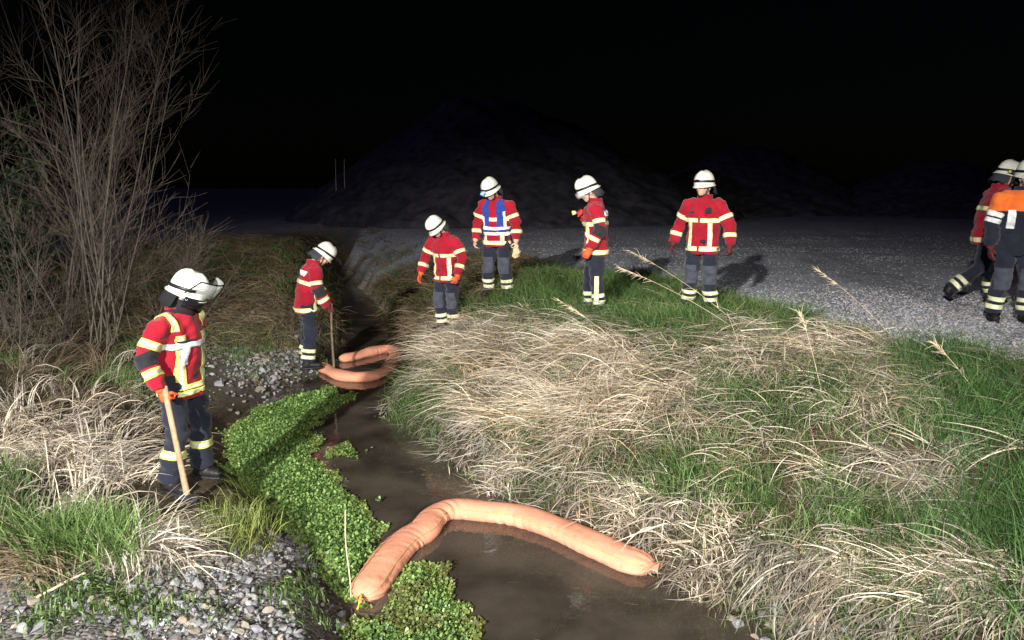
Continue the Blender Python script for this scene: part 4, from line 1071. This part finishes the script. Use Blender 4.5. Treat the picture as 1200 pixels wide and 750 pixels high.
    if 'headlamp' in style:
        link('headlamp', pmesh('headlamp', [ring_tube([HO + HM @ np.array([0, -.158, .02]), HO + HM @ np.array([0, -.198, .012])], [.026, .03], 12), boxp(HO + HM @ np.array([0, -.155, .025]), (.07, .02, .04), HM)]), M['lens'], he)
    if 'sidelamp' in style:
        link('helmet_torch', pmesh('helmet_torch', [ring_tube([HO + HM @ np.array([-.145, .06, -.01]), HO + HM @ np.array([-.150, -.07, -.012])], [.016, .018], 10)]), M['steel'], he)
        link('torch_clip', pmesh('torch_clip', [ring_tube([HO + HM @ np.array([-.147, .061, -.01]), HO + HM @ np.array([-.147, .085, -.01])], [.019, .017], 10)]), S_lime, he)
    link('collar', remesh([ring_tube([T1((0, .005, 1.46)), T1((0, .005, 1.51)), T1((0, .008, 1.55))], [(.108, .10), (.096, .094), (.098, .096)], 14, ref=(0, 1, 0))], .012, 2), M[jacket], t)
    tag(t, label, 'person', 'firefighters standing round the stream')
    return t, [np.array(t.location) + rz(math.radians(heading)) @ (s * np.array([bulk, bulk, 1.]) * (wr + (wr - el) / np.linalg.norm(wr - el) * .085)) for sh, el, wr in A]
def nearest_seg(C, a, b):
    ab = b - a; t = np.clip(((C - a) @ ab) / (ab @ ab), 0, 1); return a + t[:, None] * ab

import time as _t
_t0 = _t.time()
p1, h1 = person((222, 566), 74, 'firefighter in black hood and lime striped red jacket resting one hand on a hammer', 1.0, .06, (18, 18), style=('p1', 'hood', 'oneband'), stripes=S_lime, seed=3,
    arms=[((-.13, .06, -.26), (.0, -.12, -.23)), ((.05, .12, -.27), (-.06, .04, -.26))], legs=[((-.13, -.04, .51), (-.19, .02, .09)), ((.12, -.05, .51), (.13, -.02, .09))], fist=(1, .3))
p2, h2 = person((362, 429), 112, 'firefighter with bowed head and lettered back standing beside the far orange boom', 1.05, .24, (30, 0), style=('std', 'backtext', 'elbow', 'sidebar'), seed=5, glove=('gdark', 'gdark'),
    arms=[((-.05, -.02, -.29), (.02, -.13, -.23)), ((.05, -.05, -.28), (-.08, -.15, -.16))], fist=(1, .6))
p3, h3 = person((525, 388), -32, 'firefighter in red jacket and orange gloves looking down at the straw mound', .98, .12, (34, -18), style=('std', 'knee', 'zip'), seed=8,
    arms=[((-.13, -.02, -.27), (-.02, -.10, -.24)), ((.13, -.0, -.27), (.0, -.12, -.23))], legs=[((-.11, -.05, .50), (-.10, .0, .09)), ((.10, -.03, .50), (.10, .03, .09))], fist=(.2, .5))
p4, h4 = person((583, 348), -22, 'firefighter in blue vest with a blue helmet lamp holding pale gloves', .985, .09, (24, -22), style=('std', 'vest', 'knee', 'headlamp'), seed=12, glove=('skin', 'skin'),
    arms=[((-.10, .0, -.28), (.0, -.08, -.25)), ((.11, .02, -.28), (.03, -.06, -.25))], fist=(.4, .8))
p5, h5 = person((697, 367), -92, 'firefighter standing in profile in red jacket holding a small torch', .94, .05, (22, 6), style=('std', 'elbow', 'sidebar', 'visor', 'backtext'), seed=15, glove=('gred', 'gorange'),
    arms=[((-.03, .0, -.28), (.12, -.14, .16)), ((.07, .05, -.28), (.01, -.12, -.24))], legs=[((-.10, -.07, .50), (-.10, -.05, .09)), ((.10, .0, .50), (.11, .04, .09))], fist=(1, .4))
p6, h6 = person((820, 364), -36, 'firefighter in red jacket standing upright at the gravel edge facing forward', .96, .0, (2, -16), style=('std', 'knee', 'zip', 'radio'), seed=18, glove=('gdark', 'gdark'),
    arms=[((-.13, .0, -.27), (-.05, -.06, -.25)), ((.14, .0, -.27), (.04, -.06, -.25))], legs=[((-.125, -.03, .50), (-.17, .0, .09)), ((.12, -.03, .50), (.14, .0, .09))], fist=(.3, .5))
p7, h7 = person((1147, 356), 80, 'firefighter in red jacket striding behind the one with orange shoulders', 1.06, .16, (8, 6), style=('std', 'sidelamp', 'darklegs'), seed=22, glove=('gorange', 'gorange'),
    arms=[((-.08, .14, -.25), (.0, .02, -.27)), ((.08, -.12, -.26), (.0, -.14, -.22))], legs=[((-.11, .06, .50), (-.12, .40, .20)), ((.11, -.12, .52), (.12, -.18, .09))], fist=(.8, .5))
p8, h8 = person((1181, 376), -14, 'firefighter in dark navy jacket with orange shoulders standing on the gravel', 1.03, .02, (4, 14), jacket='dnavy', style=('p8', 'knee', 'visor'), stripes=S_white, seed=26, glove=('gdark', 'gdark'),
    arms=[((-.09, .0, -.29), (.0, -.06, -.26)), ((.10, .0, -.29), (.0, -.06, -.26))], legs=[((-.12, -.03, .50), (-.16, -.01, .09)), ((.12, -.05, .50), (.13, -.06, .09))])
print('people', _t.time() - _t0)
for q in (p1, p2, p3, p4, p5, p6, p7, p8): print('person at', [round(x, 2) for x in q.location])

# ------------------------------------------------------------------ things held
def hammer():
    top = h1[0] + np.array([.0, -.0, .06]); g = h1[0] + np.array([.16, -.11, 0]); foot = np.array([g[0], g[1], float(H(g[0], g[1])) + .07])
    t = empty('sledge_hammer', tuple(foot - [0, 0, .07])); o = np.array(t.location); d = (top - foot); L = np.linalg.norm(d); d /= L
    u = np.linspace(-.05, L + .04, 9)
    link('handle', pmesh('handle', [ring_tube([foot - o + d * k for k in u], [(.029, .023), (.027, .021), (.025, .019), (.024, .018), (.024, .018), (.024, .018), (.024, .018), (.025, .019), (.027, .021)], 10)]), M['wood'], t)
    w = np.array([1., -.25, 0]); w /= np.linalg.norm(w)
    hd = foot - o
    link('hammer_head', pmesh('hammer_head', [ring_tube([hd - w * .10, hd - w * .092, hd - w * .05, hd - w * .025, hd + w * .025, hd + w * .05, hd + w * .102, hd + w * .11], [.034, .044, .046, .038, .038, .046, .046, .036], 8)], False), M['steel'], t)
    tag(t, 'sledge hammer with pale wooden handle and black head standing under a hand', 'hammer')
hammer()
def stick_between(name, a, b, r, m, label, cat, kids=()):
    a = np.asarray(a, float); b = np.asarray(b, float); t = empty(name, tuple(a)); d = b - a
    P = np.array([d * u + np.array([math.sin(u * 7), math.cos(u * 5), 0]) * .006 for u in np.linspace(0, 1, 9)])
    v, F = poly_tubes([(P, r, r * .8)], 8); link('shaft', mesh_np('shaft', v, F), m, t)
    for nm, u0, u1, rr, mm in kids:
        v, F = poly_tubes([(np.array([d * u0, d * (u0 + u1) / 2, d * u1]), rr, rr)], 8); link(nm, mesh_np(nm, v, F), mm, t)
    tag(t, label, cat)
    return t
hh = h2[0]; stick_between('staff', (hh[0] + .0, hh[1] - .05, H(hh[0], hh[1] - .05)), hh + [.0, .0, .12], .021, mat('mottled_wood', (.13, .095, .06), .8, .6, 30.), 'mottled wooden staff with yellow foot held upright by the bowed firefighter', 'staff', (('foot_ring', .02, .12, .02, S_lime),))
def torch():
    c = h5[0]; t = empty('torch', tuple(c)); w = np.array([-.9, -.35, -.1]); w /= np.linalg.norm(w)
    link('barrel', pmesh('barrel', [ring_tube([-w * .06, w * .05], .017, 10)]), M['steel'], t); link('torch_head', pmesh('torch_head', [ring_tube([w * .05, w * .065, w * .10], [.018, .026, .028], 12)]), mat('yellow_plastic', (.75, .65, .25), .4, .1), t)
    tag(t, 'small torch with pale yellow head in the raised hand of the firefighter in profile', 'torch')
torch()
def loose_gloves():
    c = h4[1]; t = empty('pair_of_gloves', tuple(c)); 
    for j in (0, 1):
        g = [ring_tube([(0, 0, .03), (.0, 0, -.06), (.01, 0, -.12)], [(.03, .018), (.045, .02), (.045, .02)], 10, ref=(0, 1, 0))]
        for k in range(4): g.append(ring_tube([(-.03 + .022 * k, 0, -.10), (-.035 + .026 * k, .01, -.16 - .015 * (k in (1, 2)))], [.013, .010], 8))
        g.append(ring_tube([(.03, 0, -.04), (.065, 0, -.09)], [.014, .011], 8))
        R = rz(.5 * j) @ ry(.15 - .25 * j)
        link('glove', remesh([xf(p, R, np.array([.0, -.02 + .035 * j, -.01])) for p in g], .007, 1), M['gbeige'], t)
    tag(t, 'pair of pale leather gloves dangling from the hand of the firefighter in the blue vest', 'gloves')
loose_gloves()
def handlamp():
    c = h7[0]; t = empty('white_marker', tuple(c)); link('tube', pmesh('tube', [ring_tube([(-.02, -.0, .02), (.02, -.03, -.10)], [.011, .011], 8)]), M['white'], t); link('cap', pmesh('cap', [ring_tube([(-.027, .005, .041), (-.02, 0, .02)], [.013, .013], 8)]), M['steel'], t)
    tag(t, 'short white stick in the hand of the striding firefighter', 'stick')
handlamp()

# ------------------------------------------------------------------ booms
def boom_mat():
    m = mat('salmon_boom_fabric', (.60, .265, .165), .85, .16, 3.5, .25, 150., .15)
    nt = m.node_tree; b0 = [n for n in nt.nodes if n.type == 'BUMP'][0]; tc = [n for n in nt.nodes if n.type == 'TEX_COORD'][0]
    n3 = nt.nodes.new('ShaderNodeTexNoise'); n3.inputs['Scale'].default_value = 9; n3.inputs['Detail'].default_value = 4; n3.inputs['Distortion'].default_value = 1.5
    nt.links.new(tc.outputs['Object'], n3.inputs['Vector'])
    b1 = nt.nodes.new('ShaderNodeBump'); b1.inputs['Strength'].default_value = .3; b1.inputs['Distance'].default_value = .02
    nt.links.new(n3.outputs['Fac'], b1.inputs['Height']); nt.links.new(b1.outputs['Normal'], b0.inputs['Normal'])
    return m
M_boom = boom_mat()
def catmull(P, n):
    P = np.asarray(P, float); Q = np.vstack([2 * P[0] - P[1], P, 2 * P[-1] - P[-2]]); out = []
    for i in range(len(P) - 1):
        a, b, c, d = Q[i:i + 4]
        for u in np.linspace(0, 1, n, endpoint=False): out.append(.5 * (2 * b + (c - a) * u + (2 * a - 5 * b + 4 * c - d) * u * u + (3 * b - a - 3 * c + d) * u ** 3))
    out.append(P[-1]); return np.array(out)
def boom(pix, r, zc, label, seed, sag, ends=True, seam=True):
    C = np.array([np.append(W(x, y, zc), zc) for x, y in pix]); o = np.array([C[0][0], C[0][1], WZ])
    P = catmull(C - o, 26); n = len(P); sides = 44
    rg = np.random.default_rng(seed)
    T = np.gradient(P, axis=0); T /= np.linalg.norm(T, axis=1)[:, None]
    A = np.cross(T, [0, 0, 1.]); A /= np.linalg.norm(A, axis=1)[:, None]; B = np.cross(A, T)
    S = np.concatenate([[0], np.cumsum(np.linalg.norm(np.diff(P, axis=0), axis=1))]); L = S[-1]
    # curvature gives bunched wrinkles on the inside of bends
    K = np.gradient(T, axis=0) / np.gradient(S)[:, None]; ka = (K * A).sum(1)
    w = np.arange(sides) * 2 * math.pi / sides
    lump = 1 + sag * (.5 * np.sin(S * 5.1 + seed) + .35 * np.sin(S * 11.3 + 2 * seed)) * .5
    cap = np.clip(np.minimum(S, L - S) / (r * 1.5), 0, 1); cap = np.sqrt(1 - (1 - cap) ** 2) * .92 + .08
    tt = np.zeros((n, sides)); 
    for k in range(5):
        f = rg.uniform(30, 75); a = rg.integers(1, 4); tt += np.sin(S[:, None] * f + a * w[None] + rg.uniform(0, 6.28) + 2.2 * np.sin(S[:, None] * rg.uniform(3, 8) + w[None]))
    inner = np.clip(-ka[:, None] * np.cos(w)[None] * -1, 0, 2.5)
    R = r * lump[:, None] * (1 + .007 * tt * (.5 + 1.3 * inner))
    gather = np.exp(-np.minimum(S, L - S) / (r * 1.1))[:, None] * .10 * np.sin(w[None] * 11 + 2 * np.sin(S[:, None] * 9)); R = R * (1 + gather) * cap[:, None]
    ple = np.zeros((n, sides))
    for k in range(4):
        ple += np.abs(np.sin((w[None] * rg.integers(2, 5) + 2.5 * np.sin(S[:, None] * rg.uniform(2, 6) + rg.uniform(0, 6.28)) + S[:, None] * rg.uniform(-4, 4)) * .5)) ** .6
    R = R * (1 + .13 * (ple / 4 - .7)) * (1 + .05 * np.sin(S * 2.3 + 1)[:, None] * np.cos(w * 2 + 1)[None])
    ox = np.cos(w)[None] * R * 1.13; oz = np.sin(w)[None] * R * .76
    V = P[:, None] + A[:, None] * ox[..., None] + B[:, None] * oz[..., None]
    V = V.reshape(-1, 3)
    i = np.arange(n * sides).reshape(n, sides); j = np.roll(i, -1, 1)
    F = np.stack([i[:-1], i[1:], j[1:], j[:-1]], -1).reshape(-1, 4)
    t = empty('oil_boom', tuple(o))
    link('sleeve', mesh_np('sleeve', V, F[:, ::-1]), M_boom, t)
    if seam:
        v3 = V.reshape(n, sides, 3); k = seam if isinstance(seam, int) else 3
        ln = v3[8:-6, k] + (v3[8:-6, k] - P[8:-6]) * .012
        vv, ff = poly_tubes([(ln, .0035, .0035)], 5); link('seam', mesh_np('seam', vv, ff), mat('seam_thread', (.42, .30, .10), .8, .2), t)
    if ends:
        a = P[0]; d = -T[0]
        vv, ff = poly_tubes([(np.array([a - d * .02, a + d * .012, a + d * .03]), .018, .03)], 10); link('tied_end', mesh_np('tied_end', vv, ff), M_boom, t)
        hk = [a + d * .01 + [0, 0, .03], a + d * .05 + [.0, 0, .02], a + d * .055 + [-.005, -.01, -.02], a + d * .05 + [-.02, -.02, -.06], a + d * .055 + [-.035, -.02, -.07]]
        link('hook', pmesh('hook', [ring_tube(hk, .006, 8)]), mat('yellow_hook', (.9, .5, .03), .4, .1), t)
        e = P[-1]; d = T[-1]
        vv, ff = poly_tubes([(np.array([e - d * .02, e + d * .01, e + d * .05]), .02, .05)], 10); link('tied_end', mesh_np('tied_end', vv, ff), M_boom, t)
    tag(t, label, 'boom')
boom([(425, 700), (441, 676), (458, 652), (476, 634), (496, 622), (508, 606), (530, 597), (566, 599), (610, 605), (655, 620), (695, 638), (735, 655), (766, 664)], .113, WZ + .045, 'long salmon orange absorbent boom curving across the stream with a yellow end hook', 4, .10, True, 4)
boom([(374, 428), (394, 438), (416, 442), (438, 440), (454, 431), (464, 417), (458, 409), (440, 411), (418, 417), (398, 421)], .095, WZ + .05, 'salmon orange absorbent boom folded in a loop at the feet of the bowed firefighter', 9, .34, False, None)

# ------------------------------------------------------------------ loose sticks
q = hit(411, 708); e = ray(404, 598); tt = (q[1] + .12) / e[1]
stick_between('reed_stick', q, (e[0] * tt, q[1] + .12, CAMZ + e[2] * tt), .005, M_reed, 'thin dry reed standing in the watercress beside the hooked boom end', 'stick')
a = hit(40, 705); b = hit(100, 680)
stick_between('dead_branch', (a[0], a[1], a[2] + .02), (b[0], b[1], b[2] + .05), .009, M_reed, 'pale dead reed stem lying on the gravel before the green blades', 'stick')
for (x0, y0), h, lb in (((395, 222), 30, 'thin pale stake standing before the tall dark heap'), ((405, 222), 32, 'second thin pale stake beside the first before the tall dark heap')):
    d = W(x0, 262, 0.0); k = d[1] / FPX
    stick_between('stake', (d[0], d[1], float(H(d[0], d[1]))), (d[0] + .05, d[1], float(H(d[0], d[1])) + 1.6 + 1.0), .02, M_reed, lb, 'stake')
